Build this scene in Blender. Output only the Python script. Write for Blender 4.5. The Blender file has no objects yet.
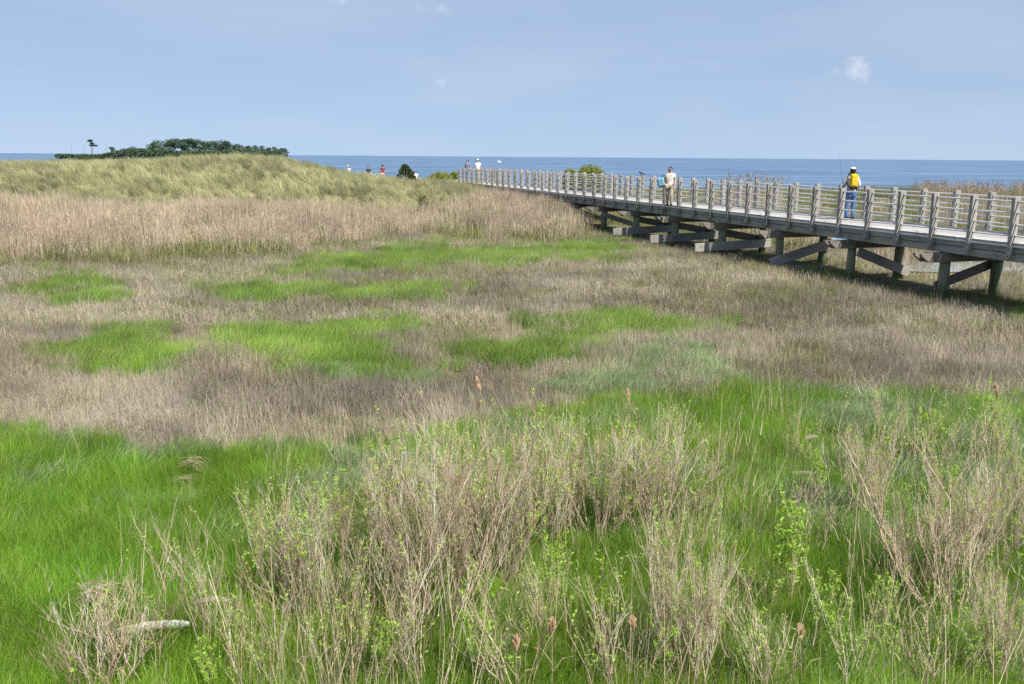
import bpy, bmesh, math, random
import numpy as np
from mathutils import Vector, Matrix, Euler

random.seed(11)
RNG = np.random.default_rng(11)
SC = bpy.context.scene
COL = SC.collection
PI = math.pi

# ------------------------------------------------------------------ camera geometry
F = 900.0; W, H = 1024, 684; EYE = 3.67
PITCH = math.atan((342 - 156.75) / F); ROLL = math.radians(0.42)
cr, sr = math.cos(ROLL), math.sin(ROLL); cp, sp = math.cos(PITCH), math.sin(PITCH)

def ray(px, py):
    a = px - 512; b = -(py - 342)
    a2 = a * cr - b * sr; b2 = a * sr + b * cr
    return (a2, F * cp + b2 * sp, -F * sp + b2 * cp)

def at(px, py, z=0.0):
    d = ray(px, py); t = (z - EYE) / d[2]
    return Vector((d[0] * t, d[1] * t, z))

def at_depth(px, py, y):
    d = ray(px, py); t = y / d[1]
    return Vector((d[0] * t, y, EYE + d[2] * t))

def proj(x, y, z):
    z = z - EYE
    dep = y * cp - z * sp; up = y * sp + z * cp
    a2 = F * x / dep; b2 = F * up / dep
    return 512 + a2 * cr + b2 * sr, 342 - (-a2 * sr + b2 * cr)

# ------------------------------------------------------------------ noise for layout
def vnoise(x, y, scale, seed=0):
    x = np.asarray(x, float) / scale; y = np.asarray(y, float) / scale
    xi = np.floor(x).astype(np.int64); yi = np.floor(y).astype(np.int64)
    fx = x - xi; fy = y - yi
    fx = fx * fx * (3 - 2 * fx); fy = fy * fy * (3 - 2 * fy)
    def h(i, j):
        n = (i * 374761393 + j * 668265263 + seed * 974634777) & 0x7fffffff
        n = ((n ^ (n >> 13)) * 1274126177) & 0x7fffffff
        return ((n ^ (n >> 16)) & 0xffff) / 65535.0
    return (h(xi, yi) * (1 - fx) + h(xi + 1, yi) * fx) * (1 - fy) + (h(xi, yi + 1) * (1 - fx) + h(xi + 1, yi + 1) * fx) * fy

def fbm(x, y, scale, seed=0):
    return 0.55 * vnoise(x, y, scale, seed) + 0.3 * vnoise(x, y, scale / 2.1, seed + 5) + 0.15 * vnoise(x, y, scale / 4.3, seed + 9)

def sstep(a, b, v):
    t = np.clip((np.asarray(v, float) - a) / (b - a), 0, 1)
    return t * t * (3 - 2 * t)

def in_poly(px, py, poly):
    px = np.asarray(px, float); py = np.asarray(py, float)
    inside = np.zeros(px.shape, bool)
    n = len(poly)
    for i in range(n):
        x1, y1 = poly[i]; x2, y2 = poly[(i + 1) % n]
        if y1 == y2: continue
        c = ((y1 > py) != (y2 > py)) & (px < (x2 - x1) * (py - y1) / (y2 - y1) + x1)
        inside ^= c
    return inside

# ------------------------------------------------------------------ terrain
CREST_PX = np.array([-400, -200, 0, 100, 150, 200, 240, 280, 300, 350, 400, 440, 480, 520, 560, 600, 640, 1600], float)
CREST_PY = np.array([162, 161.2, 159.6, 159.0, 157.6, 154.4, 152.4, 155.3, 160, 170.5, 177.5, 179.5, 181, 191, 211, 228, 232, 234], float)
RIDGE = 67.0
CREST_Z = EYE - (CREST_PY - (153.0 + 0.0073 * CREST_PX)) * RIDGE / 919.0 - 0.62
CREST_Z = np.maximum(CREST_Z, -0.6)

def marsh_z(x, y):
    return 0.05 * (fbm(x, y, 4.0, 3) - 0.5) * sstep(2, 8, y) + 0.02

def dune_z(x, y):
    x = np.asarray(x, float); y = np.asarray(y, float)
    u = 512 + 919 * x / np.maximum(y, 20)
    c = np.interp(u, CREST_PX, CREST_Z)
    up = sstep(39.5, 65, y)
    z = -0.25 + (c + 0.25) * up
    hum = (fbm(x, y, 11, 21) - 0.5) * 0.32 * up * (1 - 0.75 * sstep(58, 65, y)) * sstep(0.2, 1.2, c)
    z = z + hum
    lee = np.minimum(c, 1.15)
    z = np.where(y > 70, c + (lee - c) * sstep(70, 82, y), z)
    return z - 2.6 * sstep(90, 118, y) - 0.4 * sstep(84, 92, y)

def terrain(x, y):
    m = marsh_z(x, y) - 3.0 * sstep(98, 120, y)
    return np.maximum(m, dune_z(x, y))

# ------------------------------------------------------------------ object helpers
def tag(o, label=None, cat=None, group=None, kind=None):
    if label: o['label'] = label
    if cat: o['category'] = cat
    if group: o['group'] = group
    if kind: o['kind'] = kind
    return o

def empty(name, loc=(0, 0, 0), rz=0.0):
    o = bpy.data.objects.new(name, None); COL.objects.link(o)
    o.empty_display_size = 0.2
    o.location = loc; o.rotation_euler = (0, 0, rz)
    return o

def link(name, me, mat=None, parent=None, loc=None):
    o = bpy.data.objects.new(name, me)
    if mat is not None and len(me.materials) == 0: me.materials.append(mat)
    COL.objects.link(o)
    if parent is not None: o.parent = parent
    if loc is not None: o.location = loc
    return o

def copy_tree(o, parent=None):
    c = o.copy(); COL.objects.link(c); c.parent = parent
    for ch in list(o.children): copy_tree(ch, c)
    return c

class MB:
    def __init__(s): s.v = []; s.f = []
    def add(s, vs, fs):
        n = len(s.v); s.v += [tuple(v) for v in vs]; s.f += [tuple(i + n for i in f) for f in fs]
    def box(s, c, d, rot=None, bev=0.0):
        bm = bmesh.new(); bmesh.ops.create_cube(bm, size=1)
        for v in bm.verts: v.co = Vector((v.co.x * d[0], v.co.y * d[1], v.co.z * d[2]))
        if bev > 0: bmesh.ops.bevel(bm, geom=list(bm.edges), offset=bev, segments=1, affect='EDGES', profile=0.5)
        M = Matrix.Translation(Vector(c)) @ (rot.to_4x4() if rot is not None else Matrix.Identity(4))
        bm.verts.index_update()
        s.add([M @ v.co for v in bm.verts], [[v.index for v in f.verts] for f in bm.faces]); bm.free()
    def beam(s, a, b, w, h, bev=0.006, up=Vector((0, 0, 1))):
        a = Vector(a); b = Vector(b); d = (b - a); L = d.length; d.normalize()
        sd = d.cross(up).normalized(); u = sd.cross(d)
        R = Matrix((d, sd, u)).transposed()
        s.box((a + b) / 2, (L, w, h), R, bev)
    def tube(s, pts, rad, n=8, cap=True):
        pts = [Vector(p) for p in pts]
        if not hasattr(rad, '__len__'): rad = [rad] * len(pts)
        base = len(s.v); ref = None
        for i, p in enumerate(pts):
            t = (pts[min(i + 1, len(pts) - 1)] - pts[max(i - 1, 0)]).normalized()
            if ref is None:
                ref = t.cross(Vector((0.3, 0.2, 1))) if abs(t.z) < 0.9 else t.cross(Vector((1, 0.1, 0)))
            ref = (ref - t * ref.dot(t)).normalized(); q = t.cross(ref)
            for k in range(n):
                a = 2 * PI * k / n
                s.v.append(tuple(p + (ref * math.cos(a) + q * math.sin(a)) * rad[i]))
        for i in range(len(pts) - 1):
            for k in range(n):
                k2 = (k + 1) % n
                s.f.append((base + i * n + k, base + i * n + k2, base + (i + 1) * n + k2, base + (i + 1) * n + k))
        if cap and n > 3:
            s.f.append(tuple(base + k for k in reversed(range(n))))
            s.f.append(tuple(base + (len(pts) - 1) * n + k for k in range(n)))
    def ball(s, c, r, seg=10, ring=7, rough=0.0):
        bm = bmesh.new(); bmesh.ops.create_uvsphere(bm, u_segments=seg, v_segments=ring, radius=1)
        r = r if hasattr(r, '__len__') else (r, r, r)
        bm.verts.index_update()
        vs = []
        for v in bm.verts:
            k = 1 + random.uniform(-rough, rough)
            vs.append((c[0] + v.co.x * r[0] * k, c[1] + v.co.y * r[1] * k, c[2] + v.co.z * r[2] * k))
        s.add(vs, [[v.index for v in f.verts] for f in bm.faces]); bm.free()
    def mesh(s, name, smooth=False):
        me = bpy.data.meshes.new(name); me.from_pydata(s.v, [], s.f); me.update()
        if smooth: me.polygons.foreach_set('use_smooth', [True] * len(me.polygons))
        return me
    def build(s, name, mat, parent=None, smooth=False, loc=None):
        return link(name, s.mesh(name, smooth), mat, parent, loc)

# ------------------------------------------------------------------ materials
class NT:
    def __init__(s, name):
        s.m = bpy.data.materials.new(name); s.m.use_nodes = True
        s.t = s.m.node_tree; s.n = s.t.nodes; s.n.clear()
        s.out = s.n.new('ShaderNodeOutputMaterial')
    def node(s, typ, **kw):
        n = s.n.new(typ)
        for k, v in kw.items():
            if k in n.inputs.keys(): n.inputs[k].default_value = v
            else: setattr(n, k, v)
        return n
    def l(s, a, b): s.t.links.new(a, b)
    def noise(s, scale, detail=4, coord=None, rough=0.6, stretch=None):
        n = s.node('ShaderNodeTexNoise'); n.inputs['Scale'].default_value = scale
        n.inputs['Detail'].default_value = detail; n.inputs['Roughness'].default_value = rough
        if coord is not None:
            if stretch:
                mp = s.node('ShaderNodeMapping'); mp.inputs['Scale'].default_value = stretch
                s.l(coord, mp.inputs['Vector']); coord = mp.outputs['Vector']
            s.l(coord, n.inputs['Vector'])
        return n.outputs['Fac']
    def ramp(s, fac, stops):
        r = s.node('ShaderNodeValToRGB')
        while len(r.color_ramp.elements) < len(stops): r.color_ramp.elements.new(0.5)
        for e, (p, c) in zip(r.color_ramp.elements, stops):
            e.position = p; e.color = (*c, 1)
        if fac is not None: s.l(fac, r.inputs['Fac'])
        return r.outputs['Color']
    def mix(s, fac, a, b, blend='MIX'):
        m = s.node('ShaderNodeMix'); m.data_type = 'RGBA'; m.blend_type = blend
        for sock, v in ((m.inputs[0], fac), (m.inputs[6], a), (m.inputs[7], b)):
            if hasattr(v, 'is_output'): s.l(v, sock)
            elif hasattr(v, '__len__'): sock.default_value = (*v, 1)
            else: sock.default_value = v
        return m.outputs[2]
    def math(s, op, a, b=0.0, c=0.0):
        m = s.node('ShaderNodeMath'); m.operation = op
        for i, v in enumerate((a, b, c)):
            if hasattr(v, 'is_output'): s.l(v, m.inputs[i])
            else: m.inputs[i].default_value = v
        return m.outputs[0]
    def attr(s, name, typ='GEOMETRY'):
        a = s.node('ShaderNodeAttribute'); a.attribute_name = name; a.attribute_type = typ
        return a.outputs['Fac']
    def pos(s): return s.node('ShaderNodeNewGeometry').outputs['Position']
    def obj(s): return s.node('ShaderNodeTexCoord').outputs['Object']
    def rnd(s): return s.node('ShaderNodeObjectInfo').outputs['Random']
    def surf(s, col, rough=0.8, spec=0.2, bump=None, bstr=0.3, bdist=0.02, metal=0.0, trans=0.0):
        p = s.node('ShaderNodeBsdfPrincipled')
        if hasattr(col, 'is_output'): s.l(col, p.inputs['Base Color'])
        else: p.inputs['Base Color'].default_value = (*col, 1)
        if hasattr(rough, 'is_output'): s.l(rough, p.inputs['Roughness'])
        else: p.inputs['Roughness'].default_value = rough
        p.inputs['Specular IOR Level'].default_value = spec; p.inputs['Metallic'].default_value = metal
        if bump is not None:
            b = s.node('ShaderNodeBump'); b.inputs['Strength'].default_value = bstr; b.inputs['Distance'].default_value = bdist
            s.l(bump, b.inputs['Height']); s.l(b.outputs['Normal'], p.inputs['Normal'])
        o = p.outputs[0]
        if trans > 0:
            t = s.node('ShaderNodeBsdfTranslucent')
            if hasattr(col, 'is_output'): s.l(col, t.inputs['Color'])
            else: t.inputs['Color'].default_value = (*col, 1)
            mx = s.node('ShaderNodeMixShader'); mx.inputs[0].default_value = trans
            s.l(o, mx.inputs[1]); s.l(t.outputs[0], mx.inputs[2]); o = mx.outputs[0]
        s.l(o, s.out.inputs['Surface'])
        return s.m

def blade_mat(name, stops, alt, wscale=1.2, trans=0.3, inst0=0.65, rough=0.7, spec=0.15):
    """leaf colours: each blade its own tone (var), each tuft its own (tint), slow drift over the ground"""
    k = NT(name)
    c = k.ramp(k.attr('var'), stops)
    drift = k.noise(wscale, 3, k.pos(), stretch=(1, 1, 0.02))
    f = k.ramp(drift, [(0.38, (0, 0, 0)), (0.62, (1, 1, 1))])
    c = k.mix(k.math('MULTIPLY', f, 0.6), c, alt)
    t = k.math('MULTIPLY_ADD', k.attr('tint', 'INSTANCER'), 0.7, inst0)
    hs = k.node('ShaderNodeHueSaturation'); k.l(c, hs.inputs['Color']); k.l(t, hs.inputs['Value'])
    return k.surf(hs.outputs[0], rough, spec, trans=trans)

def wood_mat(name, a, b, c, along=(1, 12, 12), scale=3.0, rough=0.85, tone=0.35):
    k = NT(name)
    n1 = k.noise(scale, 6, k.obj(), 0.65, along)
    n2 = k.noise(0.9, 3, k.pos())
    col = k.ramp(n1, [(0.25, a), (0.5, b), (0.75, c)])
    st = k.noise(1.7, 5, k.pos(), .7, (1, 1, 2.2))
    col = k.mix(k.ramp(st, [(.56, (0, 0, 0)), (.68, (.75, .75, .75))]), col, tuple(q * .55 for q in a))
    v = k.math('MULTIPLY_ADD', k.rnd(), tone, 1 - tone * 0.5)
    v2 = k.math('MULTIPLY_ADD', n2, 0.5, 0.75)
    hs = k.node('ShaderNodeHueSaturation'); k.l(col, hs.inputs['Color'])
    k.l(k.math('MULTIPLY', v, v2), hs.inputs['Value'])
    return k.surf(hs.outputs[0], rough, 0.2, n1, 0.35, 0.01)

def plain(name, col, rough=0.7, var=0.25, scale=8.0, spec=0.25, metal=0.0):
    k = NT(name)
    n = k.noise(scale, 4, k.obj())
    lo = tuple(x * (1 - var) for x in col); hi = tuple(min(1, x * (1 + var)) for x in col)
    return k.surf(k.ramp(n, [(0.3, lo), (0.7, hi)]), rough, spec, n, 0.2, 0.01, metal)

M = {}
M['green'] = blade_mat('fresh_marsh_grass', [(0, (0.135, 0.26, 0.012)), (0.5, (0.235, 0.385, 0.028)), (0.88, (0.35, 0.46, 0.075)), (0.95, (0.46, 0.46, 0.20)), (1, (0.50, 0.47, 0.25))], (0.165, 0.355, 0.040), 0.35, 0.45)
M['greenmid'] = blade_mat('mid_marsh_grass', [(0, (0.155, 0.26, 0.03)), (0.5, (0.25, 0.38, 0.06)), (0.85, (0.36, 0.46, 0.12)), (0.93, (0.44, 0.42, 0.24)), (1, (0.48, 0.44, 0.28))], (0.21, 0.35, 0.06), 0.5, 0.4)
M['teal'] = blade_mat('greyish_marsh_grass', [(0, (0.12, 0.20, 0.06)), (0.5, (0.21, 0.29, 0.11)), (1, (0.42, 0.43, 0.27))], (0.19, 0.27, 0.125), 0.5, 0.3)
M['dead'] = blade_mat('dead_marsh_grass', [(0, (0.15, 0.11, 0.08)), (0.35, (0.31, 0.245, 0.18)), (0.75, (0.44, 0.37, 0.27)), (0.84, (0.58, 0.53, 0.43)), (0.86, (0.17, 0.25, 0.05)), (1, (0.20, 0.28, 0.06))], (0.37, 0.325, 0.27), 0.3, 0.2)
M['reed'] = blade_mat('dead_reeds', [(0, (0.20, 0.155, 0.105)), (0.45, (0.48, 0.39, 0.28)), (0.88, (0.62, 0.53, 0.40)), (0.91, (0.20, 0.27, 0.07)), (1, (0.26, 0.31, 0.10))], (0.53, 0.41, 0.32), 0.25, 0.25)
M['dune'] = blade_mat('dune_grass', [(0, (0.11, 0.14, 0.055)), (0.45, (0.26, 0.27, 0.125)), (0.75, (0.45, 0.42, 0.24)), (1, (0.64, 0.58, 0.40))], (0.37, 0.355, 0.19), 0.22, 0.25)
M['olive'] = blade_mat('olive_marsh_grass', [(0, (0.10, 0.13, 0.035)), (0.5, (0.20, 0.225, 0.075)), (0.85, (0.31, 0.30, 0.13)), (1, (0.45, 0.40, 0.25))], (0.24, 0.235, 0.10), 0.12, 0.25)
M['stalk'] = blade_mat('dry_stalks', [(0, (0.26, 0.20, 0.13)), (0.5, (0.44, 0.36, 0.24)), (1, (0.58, 0.50, 0.36))], (0.44, 0.37, 0.22), 0.8, 0.15)
M['leaf'] = blade_mat('spring_leaves', [(0, (0.30, 0.48, 0.05)), (0.5, (0.42, 0.62, 0.09)), (1, (0.54, 0.70, 0.16))], (0.40, 0.58, 0.09), 2.0, 0.5, 1.0, rough=0.5, spec=0.3)

k = NT('bare_twigs')
M['twig'] = k.surf(k.ramp(k.attr('var'), [(0, (0.26, 0.185, 0.125)), (0.45, (0.45, 0.345, 0.245)), (0.8, (0.57, 0.465, 0.345)), (1, (0.66, 0.60, 0.50))]), 0.85, 0.15)

k = NT('marsh_soil')
n = k.noise(1.3, 6, k.pos()); n2 = k.noise(9, 5, k.pos())
c = k.ramp(n, [(0.3, (0.085, 0.075, 0.035)), (0.55, (0.10, 0.12, 0.04)), (0.75, (0.17, 0.14, 0.09))])
M['soil'] = k.surf(k.mix(0.5, c, k.ramp(n2, [(0.3, (0.07, 0.07, 0.03)), (0.7, (0.19, 0.17, 0.10))])), 0.95, 0.1, n2, 0.6, 0.05)
k = NT('dune_sand')
n = k.noise(2.2, 6, k.pos()); n2 = k.noise(14, 4, k.pos())
M['sand'] = k.surf(k.mix(0.35, k.ramp(n, [(0.3, (0.15, 0.14, 0.06)), (0.7, (0.26, 0.235, 0.12))]), k.ramp(n2, [(0.3, (0.14, 0.14, 0.06)), (0.7, (0.28, 0.25, 0.14))])), 0.95, 0.1, n2, 0.5, 0.04)

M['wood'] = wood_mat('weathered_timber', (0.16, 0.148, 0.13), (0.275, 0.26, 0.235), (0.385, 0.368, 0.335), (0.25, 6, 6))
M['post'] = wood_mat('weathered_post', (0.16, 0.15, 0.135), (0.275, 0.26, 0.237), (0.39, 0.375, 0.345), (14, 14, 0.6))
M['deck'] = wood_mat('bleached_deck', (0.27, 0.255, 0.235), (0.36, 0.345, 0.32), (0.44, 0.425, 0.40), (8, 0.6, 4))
k = NT('treated_pile')
n1 = k.noise(3, 6, k.obj(), .65, (12, 12, .5)); sx = k.node('ShaderNodeSeparateXYZ'); k.l(k.pos(), sx.inputs[0])
c = k.ramp(n1, [(.25, (.12, .125, .09)), (.5, (.205, .21, .15)), (.75, (.30, .29, .22))])
wl_ = k.math('ADD', sx.outputs['Z'], k.math('MULTIPLY', k.noise(5, 4, k.pos()), .5))
alg = k.ramp(wl_, [(.42, (1, 1, 1)), (.78, (0, 0, 0))])
M['pile'] = k.surf(k.mix(alg, c, k.ramp(n1, [(.3, (.055, .085, .035)), (.7, (.16, .21, .12))])), .85, .2, n1, .4, .01)
M['lip'] = wood_mat('bleached_edge', (0.44, 0.42, 0.40), (0.55, 0.535, 0.51), (0.66, 0.65, 0.62), (0.3, 6, 6))
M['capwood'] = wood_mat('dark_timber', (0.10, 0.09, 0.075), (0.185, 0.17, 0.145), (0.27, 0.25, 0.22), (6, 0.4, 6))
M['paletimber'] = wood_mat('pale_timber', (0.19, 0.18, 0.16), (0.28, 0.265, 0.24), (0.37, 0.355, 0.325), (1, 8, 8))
M['pipe'] = plain('galvanised_pipe', (0.68, 0.69, 0.70), 0.45, 0.12, 4, 0.5, 0.25)
M['bolt'] = plain('dark_bolt', (0.06, 0.055, 0.05), 0.6)
M['paint'] = plain('blue_paint', (0.22, 0.36, 0.52), 0.8, 0.45, 10)

k = NT('bay_water')
mp = k.pos()
w1 = k.noise(0.35, 5, mp, 0.6, (0.5, 1.0, 1.0)); w2 = k.noise(0.05, 8, mp, 0.75, (0.35, 1.0, 1.0))
hgt = k.math('MULTIPLY_ADD', w2, 1.5, w1)
col = k.ramp(w2, [(0.38, (0.040, 0.090, 0.165)), (0.52, (0.075, 0.142, 0.235)), (0.62, (0.15, 0.225, 0.315))])
M['sea'] = k.surf(col, 0.38, 0.4, hgt, 0.7, 0.6)
k = NT('creek_water')
n = k.noise(2.5, 4, k.pos(), 0.5, (0.6, 1.5, 1))
M['creek'] = k.surf((0.28, 0.32, 0.34), 0.10, 0.6, n, 0.10, 0.03)

k = NT('pine_foliage')
n = k.noise(0.5, 4, k.pos())
c = k.ramp(n, [(0.3, (0.045, 0.078, 0.045)), (0.6, (0.08, 0.125, 0.065)), (0.8, (0.125, 0.165, 0.085))])
M['pine'] = k.surf(k.mix(k.math('MULTIPLY', k.rnd(), 0.4), c, (0.07, 0.11, 0.06)), 0.8, 0.1, trans=0.15)
M['bark'] = plain('grey_bark', (0.20, 0.175, 0.15), 0.9, 0.4, 3)
k = NT('cedar_foliage')
n = k.noise(3, 4, k.pos())
M['cedar'] = k.surf(k.ramp(n, [(0.3, (0.022, 0.045, 0.014)), (0.7, (0.075, 0.10, 0.028))]), 0.8, 0.1, trans=0.1)
k = NT('yellow_green_foliage')
n = k.noise(2.5, 4, k.pos())
M['ygreen'] = k.surf(k.ramp(n, [(0.3, (0.14, 0.17, 0.03)), (0.7, (0.32, 0.33, 0.07))]), 0.7, 0.15, trans=0.3)
k = NT('olive_foliage'); n = k.noise(2.5, 4, k.pos())
M['olivebush'] = k.surf(k.ramp(n, [(0.3, (0.12, 0.155, 0.045)), (0.7, (0.27, 0.28, 0.10))]), 0.7, 0.15, trans=0.3)
k = NT('old_straw')
n = k.noise(20, 4, k.obj())
M['straw'] = k.surf(k.ramp(n, [(0.3, (0.24, 0.19, 0.12)), (0.7, (0.42, 0.35, 0.24))]), 0.9, 0.1)
M['plume'] = plain('seed_plume', (0.46, 0.30, 0.19), 0.9, 0.35, 30)
M['log'] = wood_mat('bleached_log', (0.20, 0.165, 0.135), (0.35, 0.30, 0.255), (0.48, 0.43, 0.38), (1.5, 9, 9), 4)
M['whitelog'] = wood_mat('white_log', (0.20, 0.18, 0.16), (0.40, 0.375, 0.34), (0.58, 0.56, 0.52), (1.5, 9, 9), 4)
M['skin'] = plain('skin', (0.50, 0.30, 0.21), 0.55, 0.08, 12, 0.35)
M['hair'] = plain('dark_hair', (0.018, 0.015, 0.013), 0.6, 0.3, 20, 0.3)
def cloth(name, col): M[name] = plain('cloth_' + name, col, 0.85, 0.14, 9, 0.15)
for nm, c in dict(pale_grey=(0.52, 0.50, 0.47), jeans=(0.085, 0.155, 0.31), yellow=(0.62, 0.43, 0.03), black=(0.02, 0.02, 0.022), white=(0.72, 0.70, 0.67),
                  cream=(0.66, 0.60, 0.52), light_blue=(0.20, 0.37, 0.48), khaki=(0.36, 0.31, 0.23), navy=(0.03, 0.04, 0.09), pink=(0.62, 0.36, 0.34), maroon=(0.20, 0.06, 0.07), steel=(0.14, 0.19, 0.27)).items(): cloth(nm, c)

# ------------------------------------------------------------------ ground, dune, sea
def grid_obj(name, xs, ys, zf, mat, label, cat):
    X, Y = np.meshgrid(np.array(xs, float), np.array(ys, float))
    Z = zf(X, Y)
    v = np.stack([X, Y, Z], -1).reshape(-1, 3)
    nx, ny = len(xs), len(ys)
    i = np.arange((ny - 1) * (nx - 1)); r = i // (nx - 1); c = i % (nx - 1); a = r * nx + c
    f = np.stack([a, a + 1, a + nx + 1, a + nx], -1)
    me = bpy.data.meshes.new(name); me.from_pydata(v.tolist(), [], f.tolist())
    me.polygons.foreach_set('use_smooth', [True] * len(me.polygons)); me.update()
    return tag(link(name, me, mat), label, cat, kind='structure')

xs = list(np.concatenate([np.arange(-420, -60, 12), np.arange(-60, 60, 0.8), np.arange(60, 421, 12)]))
ys = list(np.concatenate([np.arange(-60, 0, 6), np.arange(0, 50, 0.6), np.arange(50, 130, 1.5)]))
grid_obj('ground', xs, ys, lambda X, Y: marsh_z(X, Y) - 3.0 * sstep(98, 120, Y), M['soil'], 'flat muddy salt marsh ground under the grass', 'marsh ground')
grid_obj('dune', list(np.arange(-130, 30, 0.9)), list(np.arange(38, 124, 0.8)), lambda X, Y: dune_z(X, Y), M['sand'], 'low sandy dune between the marsh and the bay', 'dune')
me = bpy.data.meshes.new('sea')
me.from_pydata([(-60000, 95, -0.62), (60000, 95, -0.62), (60000, 90000, -0.62), (-60000, 90000, -0.62)], [], [(0, 1, 2, 3)])
tag(link('sea', me, M['sea']), 'blue open bay water reaching the horizon', 'sea', kind='structure')
# creek showing beyond the piles
cpx = [(896, 267), (925, 262), (960, 259), (1000, 256), (1060, 253), (1130, 253), (1200, 259), (1130, 271), (1050, 272), (990, 271), (940, 272), (905, 271)]
CREEK = cpx
me = bpy.data.meshes.new('creek'); me.from_pydata([tuple(at(x, y, 0.075)) for x, y in cpx], [], [tuple(range(len(cpx)))[::-1]])
tag(link('creek', me, M['creek']), 'shallow tidal creek glinting behind the boardwalk piles', 'creek', kind='structure')

# ------------------------------------------------------------------ tuft meshes
def quads_mesh(name, V, Q, var, mats, mi=None):
    me = bpy.data.meshes.new(name)
    me.vertices.add(len(V)); me.vertices.foreach_set('co', np.asarray(V, np.float32).ravel())
    Q = np.asarray(Q, np.int32)
    me.loops.add(Q.size); me.loops.foreach_set('vertex_index', Q.ravel())
    me.polygons.add(len(Q)); me.polygons.foreach_set('loop_start', np.arange(0, Q.size, 4, dtype=np.int32))
    a = me.attributes.new('var', 'FLOAT', 'FACE'); a.data.foreach_set('value', np.asarray(var, np.float32))
    for m in mats: me.materials.append(m)
    if mi is not None: me.polygons.foreach_set('material_index', np.asarray(mi, np.int32))
    me.update(calc_edges=True); me.validate()
    return me

def ribbons(base, az, h, lean, width, seg=3, power=1.8, yaw=None, tip=0.12):
    """curved tapering blades: base (N,3), az lean direction, h height, lean sideways reach / height"""
    N = len(base); t = np.linspace(0, 1, seg + 1)
    d = np.stack([np.cos(az), np.sin(az), np.zeros(N)], -1)
    yaw = RNG.uniform(0, 2 * PI, N) if yaw is None else yaw
    s = np.stack([np.cos(yaw), np.sin(yaw), np.zeros(N)], -1)
    up = h[:, None] * (t[None] * (1 - 0.28 * lean[:, None] * t[None] ** 2))
    out = h[:, None] * lean[:, None] * t[None] ** power
    P = base[:, None, :] + d[:, None, :] * out[..., None]; P[..., 2] += up
    wd = width[:, None] * np.maximum((1 - t[None]) ** 0.7, tip)
    V = np.stack([P - s[:, None, :] * wd[..., None] / 2, P + s[:, None, :] * wd[..., None] / 2], 2).reshape(-1, 3)
    k = np.arange(N)[:, None] * (seg + 1) * 2 + np.arange(seg)[None] * 2
    Q = np.stack([k, k + 1, k + 3, k + 2], -1).reshape(-1, 4)
    return V, Q

def join(parts):
    V, Q, A, Mi, off = [], [], [], [], 0
    for v, q, a, m in parts:
        V.append(v); Q.append(q + off); A.append(a); Mi.append(np.full(len(q), m)); off += len(v)
    return np.concatenate(V), np.concatenate(Q), np.concatenate(A), np.concatenate(Mi)

def disc(n, r):
    a = RNG.uniform(0, 2 * PI, n); q = r * np.sqrt(RNG.uniform(0, 1, n))
    return np.stack([q * np.cos(a), q * np.sin(a), np.zeros(n)], -1)

def tuft(n, r, h0, h1, w, lean0, lean1, seg=3, wind=None, spread=0.6, tip=0.12, power=1.8, extra=None):
    base = disc(n, r); h = RNG.uniform(h0, h1, n) * (1 - 0.25 * (np.hypot(base[:, 0], base[:, 1]) / r) ** 2)
    az = RNG.uniform(0, 2 * PI, n) if wind is None else RNG.normal(wind, spread, n)
    V, Q = ribbons(base, az, h, RNG.uniform(lean0, lean1, n), w * RNG.uniform(0.6, 1.3, n), seg, power, tip=tip)
    return V, Q, np.repeat(RNG.uniform(0, 1, n), seg), 0

def leaf_shards(n, r, z0, z1, ln, w, droop=0.6):
    base = disc(n, r); base[:, 2] = RNG.uniform(z0, z1, n)
    V, Q = ribbons(base, RNG.uniform(0, 2 * PI, n), np.full(n, ln) * RNG.uniform(.5, 1.2, n), RNG.uniform(0.4, 1.1, n), w * RNG.uniform(.6, 1.3, n), 2)
    return V, Q, np.repeat(RNG.uniform(0, 1, n), 2), 0

PROTO = {}
def protos(key, makers, mats):
    c = bpy.data.collections.new(key + '_sources')
    for i, mk in enumerate(makers):
        V, Q, A, Mi = join(mk())
        me = quads_mesh(key + '_tuft', V, Q, A, mats, Mi)
        c.objects.link(bpy.data.objects.new('%s_tuft_%s' % (key, 'abcdefgh'[i]), me))
    PROTO[key] = (c, len(makers))

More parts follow.
